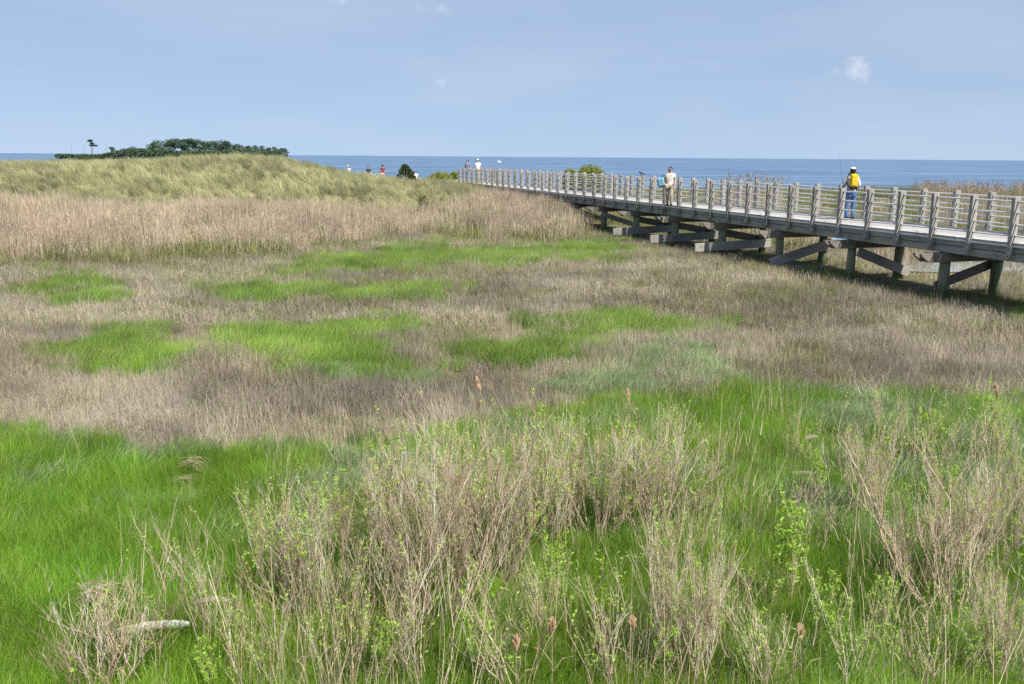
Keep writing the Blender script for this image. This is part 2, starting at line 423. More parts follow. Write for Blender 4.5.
def scatter(name, key, P, scl, label, cat, yaw=None, tilt=0.12, tint=None, zs=None):
    col, npro = PROTO[key]
    N = len(P)
    me = bpy.data.meshes.new(name)
    me.vertices.add(N); me.vertices.foreach_set('co', np.asarray(P, np.float32).ravel())
    rot = np.stack([RNG.normal(0, tilt, N), RNG.normal(0, tilt, N), RNG.uniform(0, 2 * PI, N) if yaw is None else yaw], -1)
    S = np.stack([scl, scl, scl if zs is None else zs], -1)
    def A(nm, typ, key2, arr):
        a = me.attributes.new(nm, typ, 'POINT'); a.data.foreach_set(key2, np.asarray(arr).ravel())
    A('rot', 'FLOAT_VECTOR', 'vector', rot.astype(np.float32)); A('scl', 'FLOAT_VECTOR', 'vector', S.astype(np.float32))
    A('idx', 'INT', 'value', RNG.integers(0, npro, N).astype(np.int32))
    A('tint', 'FLOAT', 'value', (RNG.uniform(0, 1, N) if tint is None else tint).astype(np.float32))
    me.update()
    o = link(name, me)
    g = bpy.data.node_groups.new(name + '_scatter', 'GeometryNodeTree')
    g.interface.new_socket('Geometry', in_out='INPUT', socket_type='NodeSocketGeometry')
    g.interface.new_socket('Geometry', in_out='OUTPUT', socket_type='NodeSocketGeometry')
    nn = g.nodes; gi = nn.new('NodeGroupInput'); go = nn.new('NodeGroupOutput')
    ip = nn.new('GeometryNodeInstanceOnPoints'); ci = nn.new('GeometryNodeCollectionInfo')
    ci.inputs['Collection'].default_value = col; ci.inputs['Separate Children'].default_value = True; ci.inputs['Reset Children'].default_value = True
    def na(nm, t):
        n = nn.new('GeometryNodeInputNamedAttribute'); n.data_type = t; n.inputs['Name'].default_value = nm
        return [s for s in n.outputs if s.enabled and s.name == 'Attribute'][0]
    e2r = nn.new('FunctionNodeEulerToRotation')
    L = g.links.new
    L(gi.outputs[0], ip.inputs['Points']); L(ci.outputs[0], ip.inputs['Instance']); ip.inputs['Pick Instance'].default_value = True
    L(na('idx', 'INT'), ip.inputs['Instance Index']); L(na('rot', 'FLOAT_VECTOR'), e2r.inputs[0]); L(e2r.outputs[0], ip.inputs['Rotation'])
    L(na('scl', 'FLOAT_VECTOR'), ip.inputs['Scale']); L(ip.outputs[0], go.inputs[0])
    md = o.modifiers.new('scatter', 'NODES'); md.node_group = g
    return tag(o, label, cat, kind='stuff')

protos('green', [lambda: [tuft(230, 0.20, 0.15, 0.31, 0.0040, 0.15, 0.75, 3, wind=w0, spread=0.9), tuft(28, 0.2, 0.22, 0.42, 0.0055, 0.03, 0.4, 3)] for w0 in (0.2, -0.2, 0.5, 0.0, -0.5)], [M['green']])
protos('greenfar', [lambda: [tuft(260, 0.36, 0.18, 0.36, 0.009, 0.15, 0.7, 2, wind=w0, spread=0.9)] for w0 in (0.2, -0.3, 0.0)], [M['greenmid']])
protos('teal', [lambda: [tuft(220, 0.32, 0.14, 0.28, 0.007, 0.3, 0.9, 3, wind=w0, spread=0.7)] for w0 in (0.2, -0.3, 0.0)], [M['teal']])
def dead_maker(n, r, w):
    return lambda: [tuft(int(n * .55), r, 0.14, 0.36, w, 0.02, 0.35, 2, tip=0.4), tuft(int(n * .6), r, 0.10, 0.24, w, 0.5, 1.5, 2, tip=0.3, power=1.2)]
protos('dead', [dead_maker(150, 0.26, 0.0062) for _ in range(4)], [M['dead']])
protos('deadfar', [dead_maker(150, 0.42, 0.011) for _ in range(4)], [M['dead']])
def reed_maker():
    n = 84; base = disc(n, 0.6); h = RNG.uniform(0.85, 1.62, n)
    V, Q = ribbons(base, RNG.uniform(0, 2 * PI, n), h, RNG.uniform(0.0, 0.16, n), 0.020 * RNG.uniform(.6, 1.2, n), 2, tip=0.4)
    return [(V, Q, np.repeat(RNG.uniform(0, 1, n), 2), 0), leaf_shards(70, 0.6, 0.25, 1.25, 0.28, 0.016), tuft(36, 0.6, 0.3, 0.7, 0.018, 0.1, 0.5, 2)]
protos('reed', [reed_maker for _ in range(5)], [M['reed']])
protos('dune', [lambda: [tuft(120, 0.25, 0.38, 0.80, 0.014, 0.20, 0.75, 3, wind=w0, spread=0.8)] for w0 in (2.6, 2.9, 2.3, 3.1)], [M['dune']])
protos('marshback', [lambda: [tuft(200, 0.75, 0.25, 0.6, 0.022, 0.05, 0.6, 2)] for _ in range(4)], [M['olive']])
protos('oliveshort', [lambda: [tuft(130, 0.40, 0.14, 0.36, 0.010, 0.1, 0.7, 2)] for _ in range(3)], [M['olive']])
protos('deadback', [lambda: [tuft(200, 0.75, 0.3, 0.75, 0.02, 0.02, 0.3, 2, tip=0.35)] for _ in range(4)], [M['reed']])
def plume_maker():
    n = 26; base = disc(n, 0.6); h = RNG.uniform(1.9, 3.0, n)
    V, Q = ribbons(base, RNG.uniform(0, 2 * PI, n), h, RNG.uniform(0.0, 0.12, n), 0.014 * RNG.uniform(.7, 1.2, n), 2, tip=0.5)
    tops = V.reshape(n, 3, 2, 3)[:, 2].mean(1)
    V2, Q2 = ribbons(np.repeat(tops - np.array([0, 0, 0.12]), 3, 0), RNG.uniform(0, 2 * PI, n * 3), np.full(n * 3, 0.17), RNG.uniform(.2, .7, n * 3), np.full(n * 3, 0.03), 2)
    return [(V, Q, np.repeat(RNG.uniform(0.2, .9, n), 2), 0), (V2, Q2, np.repeat(RNG.uniform(0, .2, n * 3), 2), 0)]
protos('plumereed', [plume_maker for _ in range(4)], [M['reed']])
def stalk_maker():
    n = 11; base = disc(n, 0.22); h = RNG.uniform(0.35, 0.95, n)
    V, Q = ribbons(base, RNG.uniform(0, 2 * PI, n), h, RNG.uniform(0.02, 0.35, n), 0.0065 * RNG.uniform(.6, 1.3, n), 3, tip=0.4, power=1.4)
    return [(V, Q, np.repeat(RNG.uniform(0, 1, n), 3), 0), leaf_shards(8, 0.22, 0.1, 0.6, 0.18, 0.006)]
protos('stalk', [stalk_maker for _ in range(6)], [M['stalk']])

# ------------------------------------------------------------------ where each kind of plant grows
FG_X = np.array([-400, 0, 60, 150, 240, 330, 420, 500, 560, 620, 700, 760, 850, 940, 1024, 1500], float)
FG_Y = np.interp(FG_X, [0, 330, 500, 1000], [18, 18, 12, 12]) + np.array([410, 420, 432, 440, 440, 432, 428, 420, 406, 397, 387, 385, 388, 391, 391, 395], float)
GREEN = [
    [(38, 352), (75, 335), (150, 325), (180, 340), (172, 375), (120, 378), (110, 362), (60, 362)],
    [(215, 335), (260, 318), (410, 316), (400, 330), (350, 340), (420, 360), (410, 373), (330, 376), (290, 361), (225, 352)],
    [(446, 348), (495, 334), (558, 335), (588, 350), (572, 364), (476, 365)],
    [(520, 317), (600, 313), (725, 320), (715, 329), (600, 327), (535, 326)],
    [(20, 298), (50, 272), (108, 268), (112, 285), (130, 297), (60, 300)],
    [(205, 279), (300, 279), (440, 280), (440, 292), (330, 291), (205, 293)],
    [(245, 262), (330, 256), (400, 243), (560, 243), (590, 234), (625, 240), (610, 250), (550, 255), (440, 260), (330, 266)],
    [(985, 312), (1100, 308), (1100, 322), (1020, 322)],
]
TEAL = [[(560, 400), (600, 360), (640, 345), (700, 352), (760, 380), (720, 388), (640, 398), (600, 408)]]
REED_X = np.array([-600, 0, 100, 200, 250, 330, 400, 450, 520, 570, 600, 620], float)
REED_Y = np.array([268, 265, 262, 258, 256, 249, 238, 236, 244, 240, 222, 205], float)

A0 = at(1020, 243.5, EYE - 1.95); B0 = at(481.5, 184, EYE - 1.95)
DECK = EYE - 1.95
BD = (B0 - A0); BD.z = 0; BD.normalize()          # along the boardwalk, away from the camera
BN = Vector((BD.y, -BD.x, 0))                     # across it, towards its far side
WID = 2.15
def board_st(x, y):
    return (x - A0.x) * BD.x + (y - A0.y) * BD.y, (x - A0.x) * BN.x + (y - A0.y) * BN.y

def cand(y0, y1, sp, margin=1.18):
    """jittered ground points inside a fan a good deal wider than the view"""
    xm = 0.575 * margin * y1 + 3
    gx, gy = np.meshgrid(np.arange(-xm, xm, sp), np.arange(y0, y1, sp))
    x = (gx + RNG.uniform(-.5, .5, gx.shape) * sp).ravel(); y = (gy + RNG.uniform(-.5, .5, gy.shape) * sp).ravel()
    k = np.abs(x) < 0.575 * margin * y + 2.5
    return x[k], y[k]

def classify(x, y):
    px, py = proj(x, y, np.zeros_like(x))
    jx = px + (fbm(x, y, 1.7, 40) - .5) * 66 + (vnoise(x, y, .45, 43) - .5) * 34 + RNG.normal(0, 9, len(x)); q_ = np.clip(py / 400, .5, 1.2); jy = py + ((fbm(x, y, 1.4, 41) - .5) * 20 + (vnoise(x, y, .4, 42) - .5) * 12) * q_ + RNG.normal(0, 3.0, len(x))
    c = np.zeros(len(x), int)                               # 0 dead grass
    g = jy > np.interp(jx, FG_X, FG_Y)
    for p in GREEN: g |= in_poly(jx, jy - 8, p)
    c[g] = 1
    for p in TEAL: c[in_poly(jx, jy, p)] = 2
    s, t = board_st(x, y)
    c[(jy < np.interp(jx, REED_X, REED_Y)) & (t < -0.3) & (px < 640)] = 3
    c[(in_poly(px, py, CREEK) | in_poly(px, py - 4, CREEK) | in_poly(px, py + 3, CREEK)) & (RNG.uniform(0, 1, len(x)) < .72 + .4 * (vnoise(x, y, .8, 140) > .5))] = 9
    c[(t > WID + 0.6) & (y > 31 - 0.02 * x)] = 4
    return c, px, py, s, t

def under(s, t): return (t > -.7) & (t < WID + .5) & (s > -9) & (s < 36)
def P3(x, y): return np.stack([x, y, terrain(x, y) - 0.01], -1)

# near field
x, y = cand(4.6, 15.0, 0.155); c, px, py, s, t = classify(x, y)
k = c == 1
# a rolling grass height: little swells and hollows
swell = 0.75 + 0.65 * fbm(x, y, 1.4, 60)
thin = RNG.uniform(0, 1, len(x)) < 1 - 0.5 * (fbm(x, y, 0.9, 61) > 0.66)
tl = RNG.uniform(0, 1, len(x)) < .75 * sstep(.53, .68, fbm(x, y, 1.1, 130)) * sstep(7.5, 9.5, y) + .03
k1 = k & thin & ~tl
k2 = k & tl
scatter('pale_grass', 'teal', P3(x[k2], y[k2]), RNG.uniform(.8, 1.25, k2.sum()), 'greyish blue-green swathes within the bright foreground grass', 'grass', yaw=RNG.normal(.3, .6, k2.sum()))
wind = (fbm(x, y, 3.0, 62) - .5) * 4.0
scatter('marsh_grass', 'green', P3(x[k1], y[k1]), swell[k1] * RNG.uniform(.75, 1.02, k1.sum()), 'fine bright green salt marsh grass carpeting the foreground', 'grass', yaw=(wind + RNG.normal(0, .5, len(x)))[k1], tint=np.clip(fbm(x, y, 0.9, 63)[k1] * 1.5 - .25 + RNG.normal(0, .16, k1.sum()), 0, 1))
x, y = cand(13.0, 42.0, 0.29); c, px, py, s, t = classify(x, y)
far = (y > 15)
oliv = (c == 0) & (y < 34) & (RNG.uniform(0, 1, len(x)) < .42 * sstep(.50, .66, fbm(x, y, 2.6, 120)))
k = (c == 1) & (RNG.uniform(0, 1, len(x)) < .5 + .6 * sstep(.3, .5, fbm(x, y, .9, 121))) & far
scatter('olive_grass', 'oliveshort', P3(x[oliv], y[oliv]), RNG.uniform(.5, 1.1, oliv.sum()), 'olive new growth mottling the brown marsh flat', 'grass')
scatter('marsh_grass_patch', 'greenfar', P3(x[k], y[k]), RNG.uniform(.7, 1.15, k.sum()) * (0.75 + .6 * fbm(x, y, 1.6, 64)[k]), 'bright green grass patches scattered over the brown marsh', 'grass', yaw=((fbm(x, y, 3.0, 62) - .5) * 4.0 + RNG.normal(0, .5, len(x)))[k], tint=np.clip(fbm(x, y, 1.2, 63)[k] + RNG.normal(0, .15, k.sum()), 0, 1))
x, y = cand(9.0, 26.0, 0.24); c, px, py, s, t = classify(x, y)
k = (c == 2) | ((c == 1) & (RNG.uniform(0, 1, len(x)) < 0.05) & (y > 9))
scatter('bent_grass', 'teal', P3(x[k], y[k]), RNG.uniform(.7, 1.2, k.sum()), 'dull grey-green matted grass between bright and brown grass', 'grass', yaw=RNG.normal(0.4, .5, k.sum()))
x, y = cand(9.0, 19.0, 0.20); c, px, py, s, t = classify(x, y)
gap = RNG.uniform(0, 1, len(x)) < .35 + .9 * sstep(.30, .52, fbm(x, y, 1.0, 122))
k = ((c == 0) & gap) | ((c == 2) & (RNG.uniform(0, 1, len(x)) < .3)) | ((c == 1) & (RNG.uniform(0, 1, len(x)) < .015))
scatter('dead_grass', 'dead', P3(x[k], y[k]), RNG.uniform(.7, 1.2, k.sum()) * (.45 + 1.0 * fbm(x, y, 1.3, 65)[k]), 'short dead tan and grey marsh grass on the nearer mud flat', 'dead grass', tint=np.clip(fbm(x, y, 1.5, 66)[k] * 1.9 - .5 + RNG.normal(0, .2, k.sum()), 0, 1))
x, y = cand(19.0, 43.0, 0.34); c, px, py, s, t = classify(x, y)
gap = RNG.uniform(0, 1, len(x)) < .4 + .9 * sstep(.30, .52, fbm(x, y, 1.5, 122))
k = ((c == 0) & gap) | ((c == 3) & (RNG.uniform(0, 1, len(x)) < .6)) | ((c == 4) & (RNG.uniform(0, 1, len(x)) < .5)) | ((c == 1) & (RNG.uniform(0, 1, len(x)) < .16))
k &= ~(under(s, t) & (RNG.uniform(0, 1, len(x)) < .5))
scatter('dead_grass_flat', 'deadfar', P3(x[k], y[k]), RNG.uniform(.7, 1.25, k.sum()) * (.45 + 1.0 * fbm(x, y, 2.0, 65)[k]), 'dead brown and lilac-grey marsh grass on the farther flat', 'dead grass', zs=(np.where(under(s, t), .5, 1.0) * RNG.uniform(.6, 1.1, len(x)))[k], tint=np.clip(fbm(x, y, 2.5, 66)[k] * 1.9 - .5 + RNG.normal(0, .2, k.sum()), 0, 1))
# reed bed in front of the dune
x, y = cand(27.0, 52.0, 0.36); c, px, py, s, t = classify(x, y)
back = 41.5 + 2.5 * (fbm(x, y, 6, 70) - .5) + np.interp(px, [-200, 0, 220, 420, 500, 600], [-.3, 0, .8, 6.0, 11, 11])
front = sstep(0, 24, np.interp(px, REED_X, REED_Y) - py)
k = (c == 3) & (y < back) & (RNG.uniform(0, 1, len(x)) < (.2 + .62 * front) * (0.45 + .75 * sstep(.38, .6, fbm(x, y, 1.5, 71)))) & (terrain(x, y) < 1.25)
scatter('reed_bed', 'reed', P3(x[k], y[k]), RNG.uniform(.8, 1.15, k.sum()), 'dense bed of dead tan reeds standing before the dune', 'reeds', tilt=.05, zs=((.60 + .52 * front) * (.7 + .6 * fbm(x, y, 2.4, 73)))[k] * RNG.uniform(.9, 1.1, k.sum()), tint=np.clip(fbm(x, y, 2.5, 72)[k] + RNG.normal(0, .15, k.sum()), 0, 1))
k = (c == 3) & (y < back) & (RNG.uniform(0, 1, len(x)) < .16 + .5 * (fbm(x, y, 3.0, 74) > .62))
scatter('reed_undergrowth', 'marshback', P3(x[k], y[k]), RNG.uniform(.7, 1.5, k.sum()), 'green shoots coming up among the dead reeds', 'grass', tilt=.08)
# dune grass
x, y = cand(40.0, 76.0, 0.56, 1.3); c, px, py, s, t = classify(x, y); dz = dune_z(x, y)
k = (dz > 0.12) & (px < 640) & (RNG.uniform(0, 1, len(x)) < 0.93) & ~((t > -0.25) & (t < WID + .25) & (s > 34) )
scatter('dune_grass', 'dune', P3(x[k], y[k]), RNG.choice([.65, .8, .95, 1.1, 1.25], k.sum()), 'windblown olive and straw dune grass covering the dune', 'dune grass', yaw=RNG.normal(0, .45, k.sum()) + (fbm(x, y, 5, 80)[k] - .5) * 1.5, tint=np.clip(fbm(x, y, 3.2, 81)[k] * 1.3 - .15 + RNG.normal(0, .30, k.sum()), 0, 1))
# marsh beyond the boardwalk
x, y = cand(30.0, 98.0, 0.95, 1.25); c, px, py, s, t = classify(x, y)
beyond = (t > WID + .5) & (dune_z(x, y) < .3)
g = fbm(x, y, 7, 90) > .22
k = beyond & g & (c != 9) & (y > 36)
scatter('back_marsh_grass', 'marshback', P3(x[k], y[k]), RNG.uniform(.8, 1.3, k.sum()), 'olive green marsh grass beyond the boardwalk', 'grass', tint=np.clip(fbm(x, y, 5, 91)[k], 0, 1))
k = beyond & ((~g) | (RNG.uniform(0, 1, len(x)) < .14)) & (c != 9) & (y > 33)
scatter('back_dead_grass', 'deadback', P3(x[k], y[k]), RNG.uniform(.7, 1.2, k.sum()), 'dead tan grass on the marsh beyond the boardwalk', 'dead grass', tint=fbm(x, y, 4, 92)[k])
x, y = cand(34.0, 92.0, 0.8, 1.25); c, px, py, s, t = classify(x, y)
beyond = (t > WID + 1.0) & (dune_z(x, y) < .3)
k = beyond & ((y > 74) & (px > 915) & (RNG.uniform(0, 1, len(x)) < .22) & (fbm(x, y, 9, 94) > .35))
zs = RNG.uniform(.50, .68, k.sum())
scatter('far_reeds', 'plumereed', P3(x[k], y[k]), RNG.uniform(.9, 1.2, k.sum()), 'band of pinkish dead reeds along the bay shore', 'reeds', tilt=.04, zs=zs)
k = beyond & (y > 76) & (y < 90) & (px > 640) & (RNG.uniform(0, 1, len(x)) < .55)
scatter('shore_grass', 'marshback', P3(x[k], y[k]), RNG.uniform(.9, 1.3, k.sum()), 'low olive-brown belt of tall grass along the bay shore', 'grass', zs=RNG.uniform(1.9, 2.9, k.sum()) * np.interp(px[k], [640, 760, 900, 1000], [.5, .8, 1.05, .95]), tint=fbm(x, y, 6, 96)[k])
near = beyond & (((np.abs(px - 752) < 26) & (np.abs(y - 45) < 2.0)) | ((px > 925) & (y > 46) & (y < 52) & (RNG.uniform(0, 1, len(x)) < .5)))
scatter('tall_reeds', 'plumereed', P3(x[near], y[near]), RNG.uniform(.9, 1.1, near.sum()), 'tall thin reeds with dark plumes standing behind the railing', 'reeds', tilt=.03, zs=np.where(px[near] < 800, RNG.uniform(.95, 1.06, near.sum()), RNG.uniform(.78, .92, near.sum())))
# dry stalks through the foreground
x, y = cand(5.0, 13.5, 0.17); c, px, py, s, t = classify(x, y)
dens = np.interp(py, [400, 470, 560, 640, 700, 760], [.05, .16, .26, .55, .75, .75])
dens *= np.interp(px, [-200, 30, 110, 240, 300, 640, 760, 840, 1100], [.02, .05, .35, .5, 1.0, .9, .8, .9, .9])
dens *= (0.25 + 1.5 * sstep(.42, .62, fbm(x, y, 1.1, 100)))
k = (c == 1) & (RNG.uniform(0, 1, len(x)) < dens * .40)
scatter('dry_stalks', 'stalk', P3(x[k], y[k]), RNG.uniform(.6, 1.15, k.sum()), 'dry straw-coloured stalks standing up through the green grass', 'dead stalks', tilt=.1)

# ------------------------------------------------------------------ shrubs (bare twigs, a few new leaves)
def shrub_mesh(name, stems, height, spread, dens, leafy, r0=0.0065, up=0.75):
    """bare branching twigs as three-sided tapered tubes, and leaf faces along some of them"""
    V, Fq, var = [], [], []
    LV, LQ, lvar = [], [], []
    def limb(p, d, L, r, level, shade):
        n = 4 if level == 0 else 3
        pts = [p.copy()]; q = p.copy(); dd = d.copy()
        for i in range(n):
            dd = (dd + Vector((random.gauss(0, .13), random.gauss(0, .13), random.gauss(0, .06) + up * .12))).normalized()
            q = q + dd * (L / n); pts.append(q.copy())
        ref = dd.cross(Vector((.3, .9, .1))).normalized(); q2 = dd.cross(ref)
        b = len(V)
        for i, pt in enumerate(pts):
            rr = r * (1 - .68 * i / n)
            for k3 in range(3):
                a = k3 * 2.0944
                V.append(pt + (ref * math.cos(a) + q2 * math.sin(a)) * rr)
        for i in range(n):
            for k3 in range(3):
                k4 = (k3 + 1) % 3
                Fq.append((b + i * 3 + k3, b + i * 3 + k4, b + i * 3 + 3 + k4, b + i * 3 + 3 + k3)); var.append(shade)
        if level >= 1 and random.random() < leafy:
            for i in range(random.randint(9, 18) if leafy > .5 else random.randint(4, 9)):
                f = random.uniform(.35, 1.0) * n; i0 = min(int(f), n - 1)
                c = pts[i0].lerp(pts[i0 + 1], f - i0)
                a = random.uniform(0, 2 * PI); o = Vector((math.cos(a), math.sin(a), random.uniform(.3, 1.1))).normalized()
                s = o.cross(Vector((random.gauss(0, 1), random.gauss(0, 1), random.gauss(0, 1)))).normalized()
                ln = random.uniform(.02, .042) * (1.05 if leafy > .5 else .62); wd = ln * .22
                m = len(LV)
                LV.extend([c, c + o * ln * .45 - s * wd, c + o * ln, c + o * ln * .45 + s * wd]); LQ.append((m, m + 1, m + 2, m + 3)); lvar.append(random.random())
        if level < 3:
            kids = max(1, int(round(dens[level] * random.uniform(.7, 1.3))))
            for _ in range(kids):
                f = random.uniform(.2, .98) * n; i0 = min(int(f), n - 1)
                c = pts[i0].lerp(pts[i0 + 1], f - i0)
                a = random.uniform(0, 2 * PI); tl = random.uniform(.28, .62)
                nd = (dd * 1.0 + Vector((math.cos(a) * tl, math.sin(a) * tl, up * .3))).normalized()
                limb(c, nd, L * random.uniform(.32, .6), max(r * .55, .0012), level + 1, min(1, max(0, shade + random.gauss(0, .16))))
    bias = (random.gauss(0, .14), random.gauss(0, .14))
    for _ in range(stems):
        a = random.uniform(0, 2 * PI); q = random.uniform(0, 1) ** .6
        tl = q * spread
        d = Vector((math.cos(a) * tl + bias[0], math.sin(a) * tl + bias[1], 1)).normalized()
        limb(Vector((math.cos(a) * q * .10, math.sin(a) * q * .10, -.03)), d, height * random.uniform(.5, .78), r0 * random.choice((.6, .8, 1.0, 1.1, 1.45)), 0, random.betavariate(2, 2))
    tw = quads_mesh(name + '_twigs', [tuple(v) for v in V], Fq, var, [M['twig']])
    lf = quads_mesh(name + '_leaves', [tuple(v) for v in LV], LQ, lvar, [M['leaf']]) if LQ else None
    return tw, lf

SHRUB = {
    'dense': [shrub_mesh('dense_shrub', 22, 1.0, .60, (6, 3.9, 1.8), .16, .0042, .85) for _ in range(3)],
    'fan': [shrub_mesh('fan_shrub', 18, 1.0, .85, (5.5, 3.6, 1.5), .05, .0050, .6) for _ in range(2)],
    'loose': [shrub_mesh('loose_shrub', 10, 1.0, .45, (3.8, 2.5, 1.0), .34, .0040, .85) for _ in range(3)],
    'tall': [shrub_mesh('upright_shrub', 10, 1.0, .22, (4.4, 2.6, .8), .10, .0036, .95) for _ in range(2)],
    'leafy': [shrub_mesh('leafy_shrub', 5, 1.0, .16, (6, 1.2, .3), 1.0, .0040, 1.3) for _ in range(3)],
}
def make_shrub(kind, px, py, hpx, label, group, wide=1.0, rz=None, var=0):
    tw, lf = SHRUB[kind][var % len(SHRUB[kind])]
    p = at(px, py, 0.0); p.z = float(terrain(p.x, p.y))
    d = math.hypot(p.y, EYE); hm = hpx * d / F / math.cos(math.atan2(EYE, p.y)) * 1.02
    r = empty('marsh_shrub' if kind != 'leafy' else 'leafy_sapling', p, random.uniform(0, 6.28) if rz is None else rz)
    r.scale = (hm * wide, hm * wide, hm)
    tag(r, label, 'shrub' if kind != 'leafy' else 'sapling', group)
    link('twigs', tw, None, r)
    if lf: link('leaves', lf, None, r)
    return r
G1 = 'bare marsh shrubs in the foreground grass'; G2 = 'leafy green saplings in the foreground'
SH = [
 ('fan', 98, 702, 100, 'low bare grey shrub in the bottom left corner', 1.0),
 ('tall', 145, 692, 112, 'bare twiggy shrub growing in front of the bleached log', 1.5),
 ('tall', 203, 655, 112, 'thin upright bare shrub just right of the bleached log', 1.0),
 ('loose', 258, 700, 118, 'loose bare shrub at the bottom edge right of the bleached log', 1.0),
 ('loose', 268, 615, 120, 'sparse twiggy shrub with its left side against open green grass', 1.1),
 ('dense', 310, 630, 140, 'twiggy shrub with scattered new leaves, between the sparse shrub and the great bush', .9),
 ('loose', 345, 700, 130, 'bare shrub at the bottom edge below the great bush on its left', 1.0),
 ('dense', 372, 570, 118, 'rounded twiggy shrub behind the great bush on its left shoulder', 1.0),
 ('fan', 452, 628, 185, 'great spreading bare bush, the biggest shrub of all, with pale grey limbs', .85),
 ('dense', 425, 600, 155, 'dense pinkish shrub crowding the left half of the great bush', .85),
 ('dense', 500, 575, 150, 'dense pinkish shrub crowding the right half of the great bush', .85),
 ('dense', 455, 540, 110, 'twiggy shrub at the foot of the tall reed with a seed head', 1.1),
 ('dense', 545, 545, 115, 'dense pink-grey shrub right of the tall seed head reed', .95),
 ('dense', 598, 545, 125, 'dense pink-grey shrub below the second seed head reed', .9),
 ('dense', 648, 538, 122, 'broad pink-grey shrub at the right end of the dense shrub row', .95),
 ('fan', 668, 520, 90, 'low shrub with long bare limbs sprawling to the right', 1.25),
 ('loose', 713, 475, 58, 'small bare shrub standing alone in green grass right of the dense row', .9),
 ('loose', 540, 640, 90, 'thin bare shrub in the dark grass right of the great bush', .9),
 ('tall', 425, 700, 125, 'upright bare shrub at the bottom edge under the great bush', 1.3),
 ('loose', 520, 705, 120, 'bare shrub at the bottom edge beside the brown seed head', 1.1),
 ('loose', 610, 705, 125, 'bare shrub at the bottom edge between the seed heads and the upright bush', 1.1),
 ('dense', 690, 692, 150, 'tall upright bare bush at the bottom edge right of centre', .7),
 ('tall', 668, 600, 105, 'thin cluster of straight bare stems above the upright bottom bush', 1.0),
 ('loose', 760, 700, 110, 'bare shrub at the bottom edge under the leafy sapling', 1.1),
 ('tall', 805, 560, 95, 'narrow bare shrub in front of the lower driftwood piece', 1.3),
 ('loose', 790, 470, 62, 'small bare shrub in front of the upper driftwood piece', 1.0),
 ('dense', 868, 525, 105, 'dense grey shrub right of the driftwood', .75),
 ('fan', 950, 625, 165, 'large fan-shaped bare bush in the lower right grass', .85),
 ('dense', 965, 590, 130, 'dense bare shrub behind the large fan-shaped bush', .85),
 ('loose', 905, 590, 105, 'loose bare shrub at the left side of the large fan-shaped bush', .9),
 ('loose', 860, 700, 105, 'bare shrub at the bottom edge left of the large fan-shaped bush', 1.1),
 ('loose', 935, 705, 90, 'bare shrub at the bottom edge below the large fan-shaped bush', 1.1),
 ('dense', 1005, 690, 120, 'dense bare shrub in the bottom right corner', .8),
 ('dense', 1015, 560, 115, 'dense bare shrub at the right edge above the corner shrub', .8),
 ('loose', 905, 470, 70, 'twiggy shrub with fresh leaves above the dense grey shrub', 1.1),
 ('loose', 945, 480, 85, 'twiggy shrub between the leafy sapling and the large fan-shaped bush', 1.2),
 ('loose', 1000, 475, 90, 'twiggy shrub at the right edge near the third seed head reed', 1.1),
 ('tall', 848, 480, 75, 'thin upright shrub just behind the dense grey shrub', 1.3),
 ('tall', 870, 430, 55, 'sparse upright shrub at the far edge of the green grass', 1.4),
 ('loose', 735, 640, 95, 'bare shrub between the upright bottom bush and the leafy sapling', .9),
 ('tall', 385, 640, 115, 'upright bare shrub in front of the rounded twiggy shrub', 1.3),
]
for i, (kd, px_, py_, hp, lab, wd) in enumerate(SH): make_shrub(kd, px_, py_, hp, lab, G1, wd, var=i)
SL = [
 ('leafy', 780, 610, 118, 'tallest leafy light green sapling, right of the upright bare bush', .8),
 ('leafy', 820, 650, 80, 'leafy green sapling just right of the tallest sapling', .9),
 ('leafy', 1000, 470, 75, 'light green leafy sapling at the right edge of the grass', .9),
 ('leafy', 925, 465, 62, 'leafy green sapling in the shrubs above the large fan-shaped bush', .9),
 ('leafy', 620, 530, 80, 'leafy green sapling inside the dense pink-grey shrubs', .7),
 ('leafy', 490, 690, 75, 'leafy green sapling at the bottom edge below the great bush', .9),
 ('leafy', 300, 600, 80, 'leafy green sapling among the twigs left of the great bush', .8),
 ('leafy', 215, 700, 62, 'small leafy sapling at the bottom edge right of the bleached log', 1.0),
 ('leafy', 420, 570, 90, 'leafy green sapling in the middle of the great bush', .6),
 ('leafy', 700, 520, 50, 'small leafy sapling under the sprawling limbs', .8),
 ('leafy', 970, 690, 70, 'leafy green sapling at the bottom edge by the right corner', .9),
 ('leafy', 560, 620, 78, 'leafy green sapling in the dark grass right of the great bush', .8),
 ('leafy', 385, 690, 75, 'leafy green sapling at the bottom edge, left of the one below the great bush', .8),
 ('leafy', 262, 560, 62, 'leafy green sapling topping the left end of the shrub belt', .8),
 ('leafy', 735, 690, 60, 'leafy green sapling at the bottom edge below the tallest sapling', .9),
 ('leafy', 885, 640, 70, 'leafy green sapling left of the foot of the large fan-shaped bush', .9),
 ('leafy', 950, 520, 70, 'leafy green sapling behind the crown of the large fan-shaped bush', .8),
 ('leafy', 655, 690, 70, 'leafy green sapling at the bottom edge left of the upright bare bush', .9),
 ('leafy', 815, 505, 60, 'leafy green sapling just below the nearer driftwood piece', .8),
 ('leafy', 540, 520, 60, 'leafy green sapling at the left end of the dense pink-grey shrubs', .8),
]
for i, (kd, px_, py_, hp, lab, wd) in enumerate(SL): make_shrub(kd, px_, py_, hp, lab, G2, wd, var=i)

